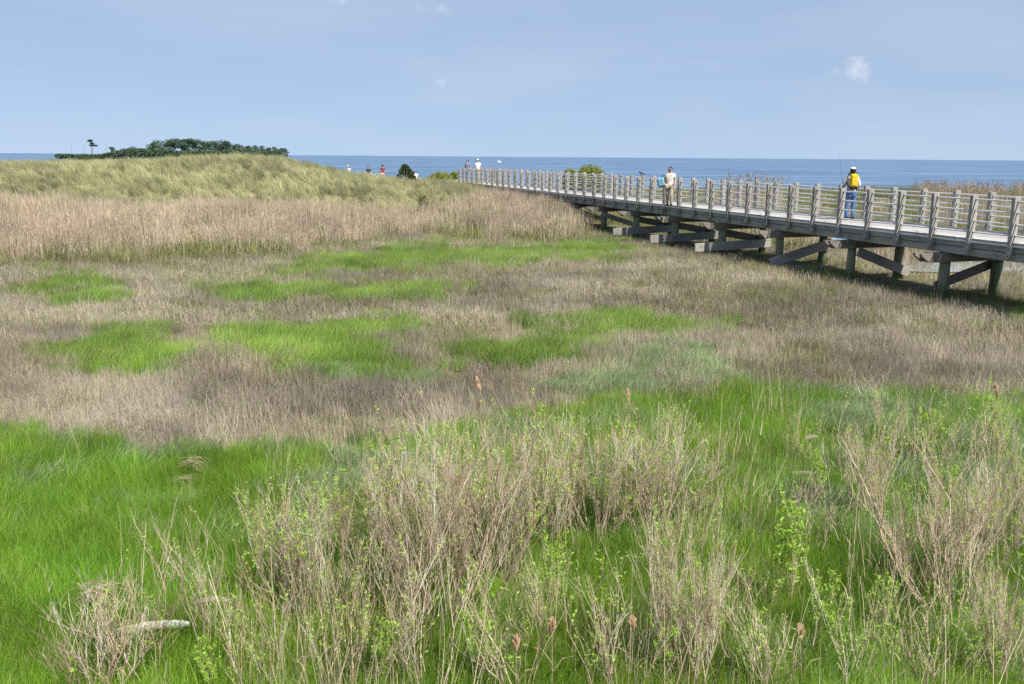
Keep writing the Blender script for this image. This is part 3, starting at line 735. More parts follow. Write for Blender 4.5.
# ------------------------------------------------------------------ reeds with seed heads
def seed_reed(px, py, tx, ty, label, headlen=0.17):
    b = at(px, py, 0.0); tip = at_depth(tx, ty, b.y + 0.05)
    r = empty('reed', b); tag(r, label, 'reed', 'reeds with seed heads')
    v = tip - b; m = MB()
    pts = [Vector((v.x * (t ** 1.5), v.y * t, v.z * t)) for t in np.linspace(0, 1, 8)]
    m.tube(pts, [.005 - .0022 * i / 7 for i in range(8)], 5); m.build('stalk', M['straw'], r, True)
    h = MB(); top = pts[-1]; dr = (pts[-1] - pts[-2]).normalized()
    for i in range(46):
        f = random.random(); a = random.uniform(0, 6.28)
        q = top - dr * headlen * .5 + dr * headlen * f
        o = Vector((math.cos(a), math.sin(a), .8)) * (.030 * math.sin(PI * min(.98, f * .85 + .12)))
        h.tube([q, q + o * .6 + Vector((0, 0, .01)), q + o + Vector((0, 0, .028))], [.006, .008, .002], 4, False)
    h.build('seed_head', M['plume'], r, True)
    l = MB()
    for t, sg in ((.35, 1), (.55, -1)):
        p = pts[int(t * 7)]; l.tube([p, p + Vector((sg * .07, .01, .10)), p + Vector((sg * .15, .03, .11))], [.004, .004, .001], 4, False)
    l.build('leaf', M['straw'], r)
seed_reed(497, 470, 478, 385, 'tall leaning reed with a rusty seed head, left of the others')
seed_reed(632, 470, 628, 397, 'reed with a pale straw seed head above the dense pink-grey shrubs')
seed_reed(1003, 470, 996, 391, 'reed with a pale seed head at the right edge of the grass')
seed_reed(552, 690, 552, 628, 'short reed with a fat rusty seed head at the bottom centre', .12)
seed_reed(516, 700, 516, 645, 'short reed with a small rusty seed head left of the fat one', .10)
seed_reed(632, 690, 632, 626, 'short reed with a rusty seed head at the foot of the upright bush', .11)
seed_reed(801, 690, 800, 634, 'short reed with a rusty seed head below the leafy sapling', .11)

# ------------------------------------------------------------------ driftwood and wrack
def log_obj(name, pa, pb, rad, label, cat, mat, bend=0.05, z=0.10, knots=0):
    a = at(*pa, z); b = at(*pb, z); c = (a + b) / 2
    o = empty(name, (c.x, c.y, 0)); m = MB(); n = 12
    pts = []; rr = []
    for i in range(n):
        t = i / (n - 1); p = a.lerp(b, t) - Vector((c.x, c.y, 0)); p.z += bend * math.sin(PI * t); pts.append(p); rr.append(rad * (1 - .35 * abs(t - .4)) * random.uniform(.88, 1.12))
    rr[0] *= .8; rr[-1] *= .6
    m.tube(pts, rr, 9)
    for q in range(knots):
        i = random.randint(2, n - 3); d = Vector((random.gauss(0, 1), random.gauss(0, .5), 1.0)).normalized()
        m.tube([pts[i], pts[i] + d * rad * 1.8, pts[i] + d * rad * 2.6], [rad * .4, rad * .28, rad * .12], 6)
    me = m.mesh(name, True); bpy.data.objects.remove(o)
    return tag(link(name, me, mat, None, (c.x, c.y, 0)), label, cat)
log_obj('driftwood_log', (116, 632), (190, 624), .036, 'bleached white driftwood log lying in the grass behind bare twigs', 'driftwood', M['whitelog'], .02, .165)
log_obj('driftwood_log', (790, 474), (820, 475), .036, 'pinkish driftwood piece in the grass, the nearer of two', 'driftwood', M['log'], .01, .135)
log_obj('driftwood_log', (805, 439), (818, 437), .032, 'short pale driftwood piece in the grass, the farther of two', 'driftwood', M['log'], .01, .155)
log_obj('driftwood_branch', (196, 604), (232, 603), .035, 'thin grey driftwood branch half hidden behind the upright shrub', 'driftwood', M['log'], .03, .12)

def wrack(px, py, w, h, label, droop=1):
    p = at(px, py, 0.0); m = MB(); sk = random.uniform(-.5, .5)
    for i in range(60):
        f = random.uniform(-1, 1); x0 = f * w / 2; z0 = .06 + h * (1 - f * f) * random.uniform(.5, 1) + sk * h * f * .6; y0 = random.gauss(0, .04)
        L = random.uniform(.10, .30); a = random.gauss(.15 * f, .35)
        d = Vector((math.cos(a), random.gauss(0, .35), math.sin(a) * .3 - .55 * f * droop)).normalized() * random.choice((1, 1, -1))
        q = Vector((x0, y0, z0)); e = q + d * L
        m.tube([q - d * L * .3, q, q.lerp(e, .6) - Vector((0, 0, .01)), e - Vector((0, 0, L * .25 * droop))], [.0012, .0022, .0018, .0008], 3, False)
    return tag(link('straw_wrack', m.mesh('straw_wrack'), M['straw'], None, p), label, 'dead grass clump')
wrack(192, 478, .24, .22, 'arched clump of tan straw lying alone in the green grass', 1.4)
wrack(98, 622, .22, .30, 'grey drooping straw clump behind the corner shrub', 1.5)
wrack(183, 489, .08, .10, 'small tan straw tuft just below the arched clump')
wrack(140, 544, .12, .05, 'little dark straw tuft in the middle of the left green grass')
wrack(80, 519, .18, .05, 'flat greyish straw tuft at the left, above the corner shrubs')

# ------------------------------------------------------------------ boardwalk
def board_pt(s, t, z=0.0): return Vector((A0.x, A0.y, 0)) + BD * s + BN * t + Vector((0, 0, z))
ang = math.atan2(BD.y, BD.x)
BW = empty('boardwalk', (A0.x, A0.y, 0), ang)      # local x runs along it, local -y across to the far side
tag(BW, 'long weathered grey timber boardwalk with pipe railings crossing the marsh', 'boardwalk')
S0, S1 = -9.0, 62.0
def L3(s, t, z): return Vector((s, -t, DECK + z))
# deck planks
m = MB(); s = S0
while s < S1:
    w = .138; m.box(L3(s + w / 2, WID / 2 + random.gauss(0, .006), -.02 + random.gauss(0, .0015)), (w - .008, WID + .10, .04), Matrix.Rotation(random.gauss(0, .002), 3, 'Z'), .003); s += w
m.build('deck', M['deck'], BW)
for t0, sg in ((0, 1), (WID, -1)):
    m = MB(); s = S0
    while s < S1:
        L = 3.87; pf = [(-.055, -.105), (-.055, -.075), (.055, .045), (.085, .045), (.085, .004), (-.02, .002), (-.02, -.105)]; vs = []; n = len(pf)
        for xx in (s + .006, s + L - .006): vs += [L3(xx, t0 + sg * a, b) for a, b in pf]
        m.add(vs, [tuple(range(n)), tuple(range(2 * n - 1, n - 1, -1))] + [(i + n, (i + 1) % n + n, (i + 1) % n, i) for i in range(n)]); s += L
    m.build('edge_board', M['lip'], BW)
    m = MB(); s = S0 + .7
    while s < S1:
        L = 3.87; m.box(L3(s + L / 2, t0 + sg * .022, -.175), (L - .010, .045, .135), Matrix.Rotation(random.gauss(0, .0012), 3, 'Y'), .006); s += L
    m.build('fascia', M['wood'], BW)
    m = MB(); s = S0 + 1.9
    while s < S1:
        L = 3.87; m.box(L3(s + L / 2, t0 + sg * .062, -.355), (L - .008, .06, .20), Matrix.Rotation(random.gauss(0, .001), 3, 'Y'), .006); s += L
    m.build('stringer', M['wood'], BW)
m = MB()
for t0 in (.7, 1.45): m.box(L3((S0 + S1) / 2, t0, -.255), (S1 - S0, .07, .41), None, .006)
m.build('joist', M['wood'], BW)

def post_mesh(sg):
    """notched timber post: deep above the deck, thinner outside the stringer below it, with the pipe sockets on it"""
    m = MB(); hw = .050; zt = 1.095; zb = -.44
    prof = [(-.135, zb + .05), (-.10, zb), (-.03, zb + .10), (-.012, -.14), (-.012, .05), (.040, .05), (.040, zt - .03), (.022, zt), (-.115, zt), (-.135, zt - .02)]
    n = len(prof); vs = []
    for dx in (-hw, hw): vs += [(dx, -sg * t, z) for t, z in prof]
    m.add(vs, [(0, 1, 2, 3, 4, 9), (4, 5, 6, 7, 8, 9), (n + 9, n + 4, n + 3, n + 2, n + 1, n), (n + 9, n + 8, n + 7, n + 6, n + 5, n + 4)] + [(i + n, (i + 1) % n + n, (i + 1) % n, i) for i in range(n)])
    nw = len(m.f)
    for z in (-.16, -.33): m.tube([(0, sg * .125, z), (0, sg * .148, z)], .016, 6)
    for z in RZ:
        for x in (-1, 1): m.tube([(x * (hw - .006), sg * .03, z), (x * (hw + .018), sg * .03, z)], .027, 8)
    me = m.mesh('post'); me.materials.append(M['post']); me.materials.append(M['bolt'])
    me.polygons.foreach_set('material_index', [0] * nw + [1] * (len(m.f) - nw)); me.update()
    return me
RZ = (.985, .71, .435, .16)
SP = 1.287; k0 = int((0.2 - S0) / SP)
posts_s = [0.2 + SP * i for i in range(-k0, 60) if 0.2 + SP * i < S1][:49]
for t0, sg, off in ((0, 1, 0), (WID, -1, .36)):
    me = post_mesh(sg)
    first = None
    for s in posts_s:
        if first is None: o = first = link('post', me, None, BW)
        else: o = first.copy(); COL.objects.link(o); o.parent = BW
        o.location = L3(s + off, t0, 0); o.rotation_euler = (random.gauss(0, .008), random.gauss(0, .008), random.gauss(0, .02))
    for z in RZ:
        m = MB(); m.tube([L3(s + off, t0 - sg * .03, z + .003 * math.sin(s * 3 + z * 9)) for s in posts_s], .022, 7)
        m.build('rail', M['pipe'], BW, True)
# bents: piles, cap and braces
BS = [2.42 + 3.77 * i for i in range(-3, 11)]
pile_me = None
for i, s in enumerate(BS):
    j = i - 3
    gl = float(terrain(*board_pt(s, .2)[:2])); gr = float(terrain(*board_pt(s, 1.9)[:2]))
    for tt, g in ((.14, gl), (1.92, gr)):
        m = MB(); rp = random.uniform(.125, .15)
        m.tube([(0, 0, g - .5), (random.gauss(0, .01), 0, (g + DECK) * .5), (0, 0, DECK - .70)], [rp * 1.05, rp, rp * .96], 12)
        o = m.build('pile', M['pile'], BW, True); o.location = (s, -tt, 0)
    m = MB()                                           # cap with tapered ends that reach out past the railings
    for sx in (-.12, .12):
        prof = [(-.80, -.52), (-.55, -.70), (2.7, -.70), (2.95, -.52), (2.95, -.462), (-.80, -.462)]
        n = len(prof); vs = []
        for dx in (-.05, .05): vs += [(s + sx + dx, -t, DECK + z) for t, z in prof]
        m.add(vs, [tuple(range(n)), tuple(range(2 * n - 1, n - 1, -1))] + [(a + n, (a + 1) % n + n, (a + 1) % n, a) for a in range(n)])
    m.box(L3(s, -.55, -.55), (.14, .16, .14), None, .01)
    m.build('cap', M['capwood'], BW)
    top = DECK - .80
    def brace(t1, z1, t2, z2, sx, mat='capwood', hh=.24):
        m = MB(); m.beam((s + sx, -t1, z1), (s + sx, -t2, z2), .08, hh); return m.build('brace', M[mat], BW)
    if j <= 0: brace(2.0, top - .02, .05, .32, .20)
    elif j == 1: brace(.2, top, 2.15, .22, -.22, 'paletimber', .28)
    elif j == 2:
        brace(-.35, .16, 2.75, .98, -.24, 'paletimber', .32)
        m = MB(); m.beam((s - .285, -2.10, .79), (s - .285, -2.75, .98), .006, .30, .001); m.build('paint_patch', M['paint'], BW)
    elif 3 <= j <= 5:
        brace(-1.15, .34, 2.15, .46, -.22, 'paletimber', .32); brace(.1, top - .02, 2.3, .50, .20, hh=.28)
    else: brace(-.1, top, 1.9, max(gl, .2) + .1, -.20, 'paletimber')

# ------------------------------------------------------------------ trees on the far island
def clump_tree(kind, seed):
    random.seed(seed); rg = np.random.default_rng(seed)
    t = MB()
    hgt = 1.0
    lean = random.gauss(0, .03)
    tp = [Vector((lean * z * z, random.gauss(0, .006), z)) for z in np.linspace(0, .86, 7)]
    t.tube(tp, [.022 - .0022 * i for i in range(7)], 6)
    cl = []
    if kind == 'pine':
        for i in range(13):
            a = random.uniform(0, 6.28); r = random.uniform(.02, .24); z = random.uniform(.50, .93)
            cl.append((Vector((math.cos(a) * r, math.sin(a) * r, z)), random.uniform(.10, .17)))
    elif kind == 'round':
        for i in range(20):
            a = random.uniform(0, 6.28); z = random.uniform(.2, .95); r = .34 * math.sin(PI * min(1, (z - .05) / 1.0)) * random.uniform(.3, 1)
            cl.append((Vector((math.cos(a) * r, math.sin(a) * r, z)), random.uniform(.10, .17)))
    else:
        for i in range(5):
            a = random.uniform(0, 6.28); z = random.uniform(.66, .95); r = random.uniform(.03, .14)
            cl.append((Vector((math.cos(a) * r, math.sin(a) * r, z)), random.uniform(.06, .10)))
    for c, q in cl:
        b = tp[min(6, max(1, int((c.z - .12) / .86 * 6)))]
        t.tube([b, b.lerp(c, .6) - Vector((0, 0, .015)), c], [.008, .005, .002], 4, False)
    V, Q = [], []
    per = 80
    for c, q in cl:
        d = rg.normal(0, 1, (per, 3)); d /= np.linalg.norm(d, axis=1)[:, None]; d *= (rg.uniform(.1, 1, per) ** .4)[:, None]
        p = np.array(c) + d * q * np.array([1.15, 1.15, .72])
        u = rg.normal(0, 1, (per, 3)); u /= np.linalg.norm(u, axis=1)[:, None]; v = np.cross(u, rg.normal(0, 1, (per, 3))); v /= np.linalg.norm(v, axis=1)[:, None]
        s = rg.uniform(.016, .036, per)[:, None]
        n = len(V) * 4
        q4 = np.stack([p - u * s, p - v * s * .7, p + u * s, p + v * s * .7], 1)
        for a in q4: V.append(a)
    V = np.concatenate(V); Q = np.arange(len(V)).reshape(-1, 4)
    return t.mesh('trunk', True), quads_mesh('crown', V, Q, rg.uniform(0, 1, len(Q)), [M['pine']])
TREES = {'pine': [clump_tree('pine', s) for s in (1, 2, 3)], 'round': [clump_tree('round', s) for s in (4, 5, 6)], 'thin': [clump_tree('thin', s) for s in (7, 8)]}
def bare_tree(seed):
    random.seed(seed); t = MB()
    tp = [Vector((random.gauss(0, .006), 0, z)) for z in np.linspace(0, 1, 7)]
    t.tube(tp, [.012 - .0013 * i for i in range(7)], 5)
    for i in range(9):
        z = random.randint(2, 5); a = random.uniform(0, 6.28)
        t.tube([tp[z], tp[z] + Vector((math.cos(a) * .07, math.sin(a) * .07, .08))], [.005, .002], 4, False)
    me = t.mesh('dead_tree', True); me.materials.append(M['bark']); return me
BARE = [bare_tree(31), bare_tree(32)]
random.seed(77)
IY = 560.0
# island mound
n = 64; vs = [(0, 0, 1.3)]; fs = []
for ring, (fr, z) in enumerate(((.55, 1.0), (.9, .5), (1.08, -1.2))):
    for i in range(n):
        a = 2 * PI * i / n; vs.append((math.cos(a) * 73 * fr * (1 + .05 * math.sin(3 * a)), math.sin(a) * 30 * fr, z))
for i in range(n):
    j = (i + 1) % n; fs.append((0, 1 + i, 1 + j))
    for r in range(2): fs.append((1 + r * n + i, 1 + (r + 1) * n + i, 1 + (r + 1) * n + j, 1 + r * n + j))
me = bpy.data.meshes.new('island'); me.from_pydata(vs, [], fs); me.update()
ic = at_depth(177, 157, IY)
tag(link('island', me, M['soil'], None, (ic.x, IY + 8, 0)), 'low island with trees far out in the bay', 'island', kind='structure')
# scrub along its shore
rg = np.random.default_rng(5); V = []
for i in range(12000):
    a = rg.uniform(0, 1); px_ = 64 + 222 * a; top = (3.0 if px_ > 128 else 2.0) + 2.2 * vnoise(np.array([px_]), np.array([0.]), 9, 8)[0] + (2.0 if px_ > 145 else (1.5 if px_ > 120 else 0))
    p = np.array([at_depth(px_, 157, IY)[0], IY - 8 + rg.uniform(-4, 6), .4 + top * rg.uniform(0, 1) ** .7])
    u = rg.normal(0, 1, 3); u /= np.linalg.norm(u); v = np.cross(u, rg.normal(0, 1, 3)); v /= np.linalg.norm(v); s = rg.uniform(.25, .6)
    V += [p - u * s, p - v * s, p + u * s, p + v * s]
V = np.array(V); me = quads_mesh('island_scrub', V, np.arange(len(V)).reshape(-1, 4), rg.uniform(0, 1, len(V) // 4), [M['pine']])
tag(link('island_scrub', me), 'dark low scrub along the shore of the far island', 'scrub', kind='stuff')
ORD = 'first second third fourth fifth sixth seventh eighth ninth tenth eleventh twelfth thirteenth fourteenth fifteenth sixteenth seventeenth eighteenth nineteenth twentieth twenty-first twenty-second twenty-third twenty-fourth twenty-fifth twenty-sixth'.split()
TL = [  # px, top py, kind, width factor
 (132, 146.5, 'round', 1.1), (142, 149, 'round', 1.2), (152, 142.5, 'round', .95), (158, 140, 'round', .95), (167, 143, 'round', 1.0), (174, 138.5, 'pine', 1.2), (181, 138.5, 'pine', 1.1),
 (188, 138.8, 'round', 1.0), (195, 139.2, 'pine', 1.15), (202, 140.5, 'pine', 1.1), (208, 143, 'round', 1.1), (215, 140.5, 'round', .9), (221, 140.0, 'round', 1.0), (227, 141.5, 'round', .95), (234, 143.5, 'round', 1.1),
 (241, 145, 'round', .9), (247, 146, 'round', .9), (254, 145, 'round', 1.0), (262, 145.5, 'round', .9), (268, 147, 'thin', 1.8), (275, 146.5, 'round', .8), (281, 147.5, 'thin', 1.9), (285, 148.5, 'round', .8)]
DESC = {'pine': 'flat-topped dark tree on the far island, %s in its tree row from the left', 'round': 'rounded dark tree on the far island, %s in its tree row from the left', 'thin': 'thin small-crowned tree on the far island, %s in its tree row from the left'}
for i, (px_, ty, kd, wf) in enumerate(TL):
    yy = IY + random.uniform(-3, 14); top = at_depth(px_, ty, yy); z0 = .5; h = top.z - z0
    tr, cw = TREES[kd][i % len(TREES[kd])]
    r = empty('island_tree', (top.x, yy, z0), random.uniform(0, 6.28)); r.scale = (h * wf * 1.15, h * wf * 1.15, h)
    tag(r, DESC[kd] % ORD[i], 'tree', 'trees on the far island')
    link('trunk', tr, M['bark'], r); link('crown', cw, None, r)
yy = IY; top = at_depth(91, 139, yy); tr, cw = TREES['thin'][0]
r = empty('island_tree', (top.x, yy, .5), 1.0); h = top.z - .5; r.scale = (h * 1.5, h * 1.5, h)
tag(r, 'lone bare-trunked tree with a small crown at the left end of the far island', 'tree', 'trees on the far island'); link('trunk', tr, M['bark'], r); link('crown', cw, None, r)
tr, cw = TREES['round'][1]; top = at_depth(112, 147, yy); h = top.z - .5
r = empty('island_tree', (top.x, yy, .5), 2.0); r.scale = (h, h, h)
tag(r, 'small dark tree on the far island between the lone tree and the main row', 'tree', 'trees on the far island'); link('trunk', tr, M['bark'], r); link('crown', cw, None, r)
for i, (px_, ty, lab) in enumerate(((71, 143, 'bare dead tree at the far left tip of the island'), (83.5, 144, 'bare dead tree just left of the lone small-crowned island tree'), (106, 142, 'bare dead tree just right of the lone small-crowned island tree'))):
    top = at_depth(px_, ty, IY); h = top.z - .5
    o = link('dead_tree', BARE[i % 2], None, None, (top.x, IY, .5)); o.scale = (h, h, h); o.rotation_euler = (0, 0, i)
    tag(o, lab, 'tree', 'dead trees on the far island')

# ------------------------------------------------------------------ bushes on the dune and by the walk
def bush(name, px, ty, y, wm, mat, label, cat, dens=900, cone=0.0, zb=None, lobes=9):
    top = at_depth(px, ty, y); zb = float(terrain(top.x, y)) - .05 if zb is None else zb
    h = top.z - zb; r = empty(name, (top.x, y, zb)); tag(r, label, cat)
    t = MB()
    for i in range(7):
        a = random.uniform(0, 6.28)
        t.tube([(0, 0, 0), (math.cos(a) * wm * .12, math.sin(a) * wm * .12, h * .35), (math.cos(a) * wm * .3, math.sin(a) * wm * .3, h * random.uniform(.5, .8))], [.05, .03, .01], 5, False)
    t.build('stems', M['bark'], r, True)
    rg = np.random.default_rng(int(px)); V = []
    for i in range(lobes):
        a = rg.uniform(0, 6.28); e = rg.uniform(.15, 1.45); zc = h * .84 * math.sin(e) ** .45; q = wm * .40 * (1 - cone * zc / h) * math.cos(e) * rg.uniform(.6, 1) ; lr = wm * .20 * (1 - .5 * cone * zc / h)
        c = np.array([math.cos(a) * q, math.sin(a) * q, zc])
        m_ = dens // lobes
        d = rg.normal(0, 1, (m_, 3)); d /= np.linalg.norm(d, axis=1)[:, None]; d *= (rg.uniform(.05, 1, m_) ** .4)[:, None]
        p = c + d * np.array([lr, lr, min(lr, h * .2)])
        p[:, 2] = np.maximum(p[:, 2], .02)
        u = rg.normal(0, 1, (m_, 3)) + np.array([0, 0, .8]); u /= np.linalg.norm(u, axis=1)[:, None]; v = np.cross(u, rg.normal(0, 1, (m_, 3))); v /= np.linalg.norm(v, axis=1)[:, None]
        s = rg.uniform(.04, .10, m_)[:, None]
        V.append(np.stack([p - u * s, p - v * s * .5, p + u * s * 1.2, p + v * s * .5], 1).reshape(-1, 3))
    V = np.concatenate(V)
    link('foliage', quads_mesh(name + '_foliage', V, np.arange(len(V)).reshape(-1, 4), rg.uniform(0, 1, len(V) // 4), [mat]), None, r)
bush('cedar_bush', 404.5, 163.8, 73, 1.6, M['cedar'], 'dark green cedar bush standing out on the dune crest', 'bush', 2600, .45, lobes=16)
bush('low_cedar_bush', 412, 171, 72, 1.0, M['cedar'], 'low dark bush at the right foot of the cedar', 'bush', 700, .2)
bush('yellow_green_bush', 590, 165.6, 74, 3.8, M['ygreen'], 'rounded yellow-green bush rising behind the boardwalk railing', 'bush', 7000, .0, lobes=34)
bush('yellow_green_bush', 571, 166.3, 73, 2.2, M['ygreen'], 'small yellow-green bush at the left end of the rounded one', 'bush', 2600, .0, lobes=14)
bush('dune_bush', 440, 171.5, 76, 2.6, M['ygreen'], 'low yellow-green bush on the dune left of the boardwalk end', 'bush', 1800, .0, lobes=12)
bush('dune_bush', 453, 170.5, 77, 1.2, M['ygreen'], 'small upright green bush beside the boardwalk end', 'bush', 900, .2)
bush('reed_bush', 423, 194.0, 50, .9, M['olivebush'], 'low leafy bush at the upper edge of the reed bed', 'bush', 420, .1)
bush('reed_bush', 488, 207.0, 48, 1.8, M['olivebush'], 'low green bush among the reeds left of the boardwalk', 'bush', 700, .0, lobes=12)
bush('marsh_bush', 86, 244.0, 33, 1.3, M['ygreen'], 'small yellow-green bush at the front of the reed bed', 'bush', 800, .1)

# ------------------------------------------------------------------ people
def skin_mesh(name, pts, edges, rad, sub=2):
    me = bpy.data.meshes.new(name); me.from_pydata([tuple(p) for p in pts], edges, []); me.update()
    o = bpy.data.objects.new(name, me); COL.objects.link(o)
    sk = o.modifiers.new('skin', 'SKIN'); sk.use_smooth_shade = True; sk.branch_smoothing = .3
    for i, r in enumerate(rad):
        d = me.skin_vertices[0].data[i]; d.radius = r if hasattr(r, '__len__') else (r, r); d.use_root = (i == 0)
    sb = o.modifiers.new('sub', 'SUBSURF'); sb.levels = sub; sb.render_levels = sub
    dg = bpy.context.evaluated_depsgraph_get(); dg.update()
    out = bpy.data.meshes.new_from_object(o.evaluated_get(dg)); out.name = name
    bpy.data.objects.remove(o)
    return out

def make_person(loc, rz, h, label, group, shirt, trousers, hat=None, hair=True, longhair=False, pose=None, long_sleeve=False, simple=False, glasses=False, shorts=False):
    """facing local +Y; body one skinned surface, clothes over it as children"""
    k = h / 1.75; pose = pose or {}
    J = {'pel': (0, 0, .95), 'wai': (0, .0, 1.10), 'che': (0, -.01, 1.32), 'nek': (0, -.005, 1.50), 'hd0': (0, .015, 1.58), 'hd1': (0, .015, 1.66), 'hd2': (0, .0, 1.715)}
    for sd, x in (('l', -1), ('r', 1)):
        J['sh' + sd] = (x * .175, -.01, 1.425); J['el' + sd] = (x * .235, -.03, 1.14); J['wr' + sd] = (x * .23, .05, .90)
        J['hp' + sd] = (x * .095, 0, .90); J['kn' + sd] = (x * .105, .02, .50); J['an' + sd] = (x * .105, -.02, .08); J['to' + sd] = (x * .125, .14, .03)
    J.update(pose)
    J = {a: Vector(b) for a, b in J.items()}
    names = list(J); R = {'pel': (.145, .11), 'wai': (.13, .10), 'che': (.155, .105), 'nek': .055, 'hd0': (.07, .085), 'hd1': (.082, .098), 'hd2': (.062, .072)}
    for s_ in 'lr': R.update({'sh' + s_: .062, 'el' + s_: .043, 'wr' + s_: .030, 'hp' + s_: .088, 'kn' + s_: .058, 'an' + s_: .040, 'to' + s_: (.042, .028)})
    E_ = [('pel', 'wai'), ('wai', 'che'), ('che', 'nek'), ('nek', 'hd0'), ('hd0', 'hd1'), ('hd1', 'hd2')]
    for s_ in 'lr': E_ += [('che', 'sh' + s_), ('sh' + s_, 'el' + s_), ('el' + s_, 'wr' + s_), ('pel', 'hp' + s_), ('hp' + s_, 'kn' + s_), ('kn' + s_, 'an' + s_), ('an' + s_, 'to' + s_)]
    pts = [J[n_] for n_ in names]; rad = [R[n_] for n_ in names]; ed = [(names.index(a), names.index(b)) for a, b in E_]
    def addv(p, r, frm):
        pts.append(Vector(p)); rad.append(r); ed.append((frm, len(pts) - 1)); return len(pts) - 1
    if not simple:
        for s_, x in (('l', -1), ('r', 1)):                       # hands: palm, four bent fingers of unequal length, thumb from the side
            w_ = J['wr' + s_]; d = (w_ - J['el' + s_]).normalized(); sdv = d.cross(Vector((x, 0, .15))).normalized(); nrm = sdv.cross(d)
            if nrm.x * x > 0: nrm = -nrm
            pm = addv(w_ + d * .05, (.032, .018), names.index('wr' + s_))
            for q, (o_, ln) in enumerate(((-.030, .062), (-.010, .075), (.011, .07), (.030, .055))):
                k1 = addv(w_ + d * .095 + sdv * o_, .0095, pm); k2 = addv(w_ + d * (.095 + ln * .5) + sdv * o_ * 1.05 + nrm * .014, .0085, k1); addv(w_ + d * (.095 + ln * .85) + sdv * o_ + nrm * .042, .007, k2)
            t1 = addv(w_ + d * .045 + sdv * .045 + nrm * .01, .0105, pm); addv(w_ + d * .085 + sdv * .06 + nrm * .025, .0085, t1)
        hd = names.index('hd0')
        addv(J['hd0'] + Vector((0, .105, .02)), .014, hd); addv(J['hd0'] + Vector((0, .085, -.045)), .03, hd)
        for x in (-1, 1): addv(J['hd0'] + Vector((x * .088, -.005, .015)), (.012, .022), hd)
    r = empty('person', loc, rz); r.scale = (k, k, k); tag(r, label, 'person', group)
    link('body', skin_mesh('body', pts, ed, rad, 1 if simple else 2), M['skin'], r)
    def garment(nm, keys, mat, grow, trim=None):
        ks = [q for q in keys if q in J]; P_ = [J[q].copy() for q in ks]; R_ = []
        for q in ks:
            v = R[q]; v = v if hasattr(v, '__len__') else (v, v); R_.append((v[0] + grow, v[1] + grow))
        if trim:
            for q, (other, f, rr) in trim.items():
                P_[ks.index(q)] = J[other].lerp(J[q], f); R_[ks.index(q)] = (rr, rr)
        ee = [(ks.index(a), ks.index(b)) for a, b in E_ if a in ks and b in ks]
        return link(nm, skin_mesh(nm, P_, ee, R_, 1 if simple else 2), M[mat], r)
    if long_sleeve: garment('shirt', ['wai', 'pel', 'che', 'nek', 'shl', 'shr', 'ell', 'elr', 'wrl', 'wrr'], shirt, .026, {'nek': ('che', .95, .098), 'wrl': ('ell', .92, .040), 'wrr': ('elr', .92, .040)})
    else: garment('shirt', ['wai', 'pel', 'che', 'nek', 'shl', 'shr', 'ell', 'elr'], shirt, .028, {'nek': ('che', .95, .098), 'ell': ('shl', .6, .075), 'elr': ('shr', .6, .075)})
    if shorts: garment('trousers', ['pel', 'hpl', 'hpr', 'knl', 'knr'], trousers, .022, {'knl': ('hpl', .8, .085), 'knr': ('hpr', .8, .085)})
    else: garment('trousers', ['pel', 'hpl', 'hpr', 'knl', 'knr', 'anl', 'anr'], trousers, .020, {'anl': ('knl', 1.02, .066), 'anr': ('knr', 1.02, .066)})
    m = MB()
    for s_ in 'lr':
        a = J['an' + s_]; b = J['to' + s_]; m.tube([a + Vector((0, -.045, -.03)), a + Vector((0, .0, -.03)), (a + b) / 2 + Vector((0, .02, -.01)), b + Vector((0, .02, .01))], [.045, .056, .052, .036], 10)
    m.build('shoes', M['black'], r, True)
    hc = J['hd1']
    if hair:
        m = MB(); m.ball(hc + Vector((0, -.030, .0)), (.098, .104, .105), 14, 10, .02)
        if longhair: m.ball(hc + Vector((0, -.055, -.09)), (.085, .055, .13), 12, 8, .03)
        m.build('hair', M['hair'], r, True)
    if hat:
        m = MB(); m.ball(hc + Vector((0, .0, .072)), (.096, .106, .056), 16, 9)
        m.box(hc + Vector((0, .115, .03)), (.13, .08, .012), Matrix.Rotation(-.15, 3, 'X'), .005)
        m.build('hat', M[hat], r, True)
    if not simple:
        m = MB()
        if glasses:
            m.box(hc + Vector((0, .095, -.03)), (.15, .02, .04), None, .006); m.build('sunglasses', M['black'], r)
        else:
            for x in (-.033, .033): m.ball(hc + Vector((x, .088, -.03)), (.013, .009, .008), 8, 6)
            m.build('eyes', M['black'], r, True)
    return r

fx = at(849, 220.0, DECK)
face = math.radians(-4)
make_person(fx, face, 1.67, 'angler on the boardwalk seen from behind in pale shirt, jeans and white cap', 'people out walking', 'pale_grey', 'jeans', 'white', long_sleeve=True,
            pose={'ell': (-.27, .02, 1.16), 'wrl': (-.20, .24, 1.12), 'elr': (.245, -.02, 1.15), 'wrr': (.20, .17, 1.02), 'knl': (-.10, .01, .50)})
MT = Matrix.Translation(fx) @ Matrix.Rotation(face, 4, 'Z')
pk = empty('backpack', MT @ Vector((0, -.20, 1.02)), face); tag(pk, 'bright yellow backpack with black base and straps worn by the angler', 'backpack')
m = MB(); m.box((0, 0, .25), (.24, .15, .44), None, .045); m.build('pack_body', M['yellow'], pk)
m = MB(); m.box((0, -.085, .20), (.19, .05, .22), None, .02); m.build('front_pocket', M['yellow'], pk)
m = MB(); m.box((0, 0, .02), (.245, .155, .09), None, .03); m.build('base_panel', M['black'], pk)
for x in (-.10, .10):
    m = MB(); m.tube([(x, .04, .45), (x * 1.15, .10, .50), (x * 1.2, .20, .47), (x * 1.3, .29, .33), (x * 1.5, .24, .14), (x * 1.3, .06, .06)], .018, 6); m.build('strap', M['black'], pk, True)
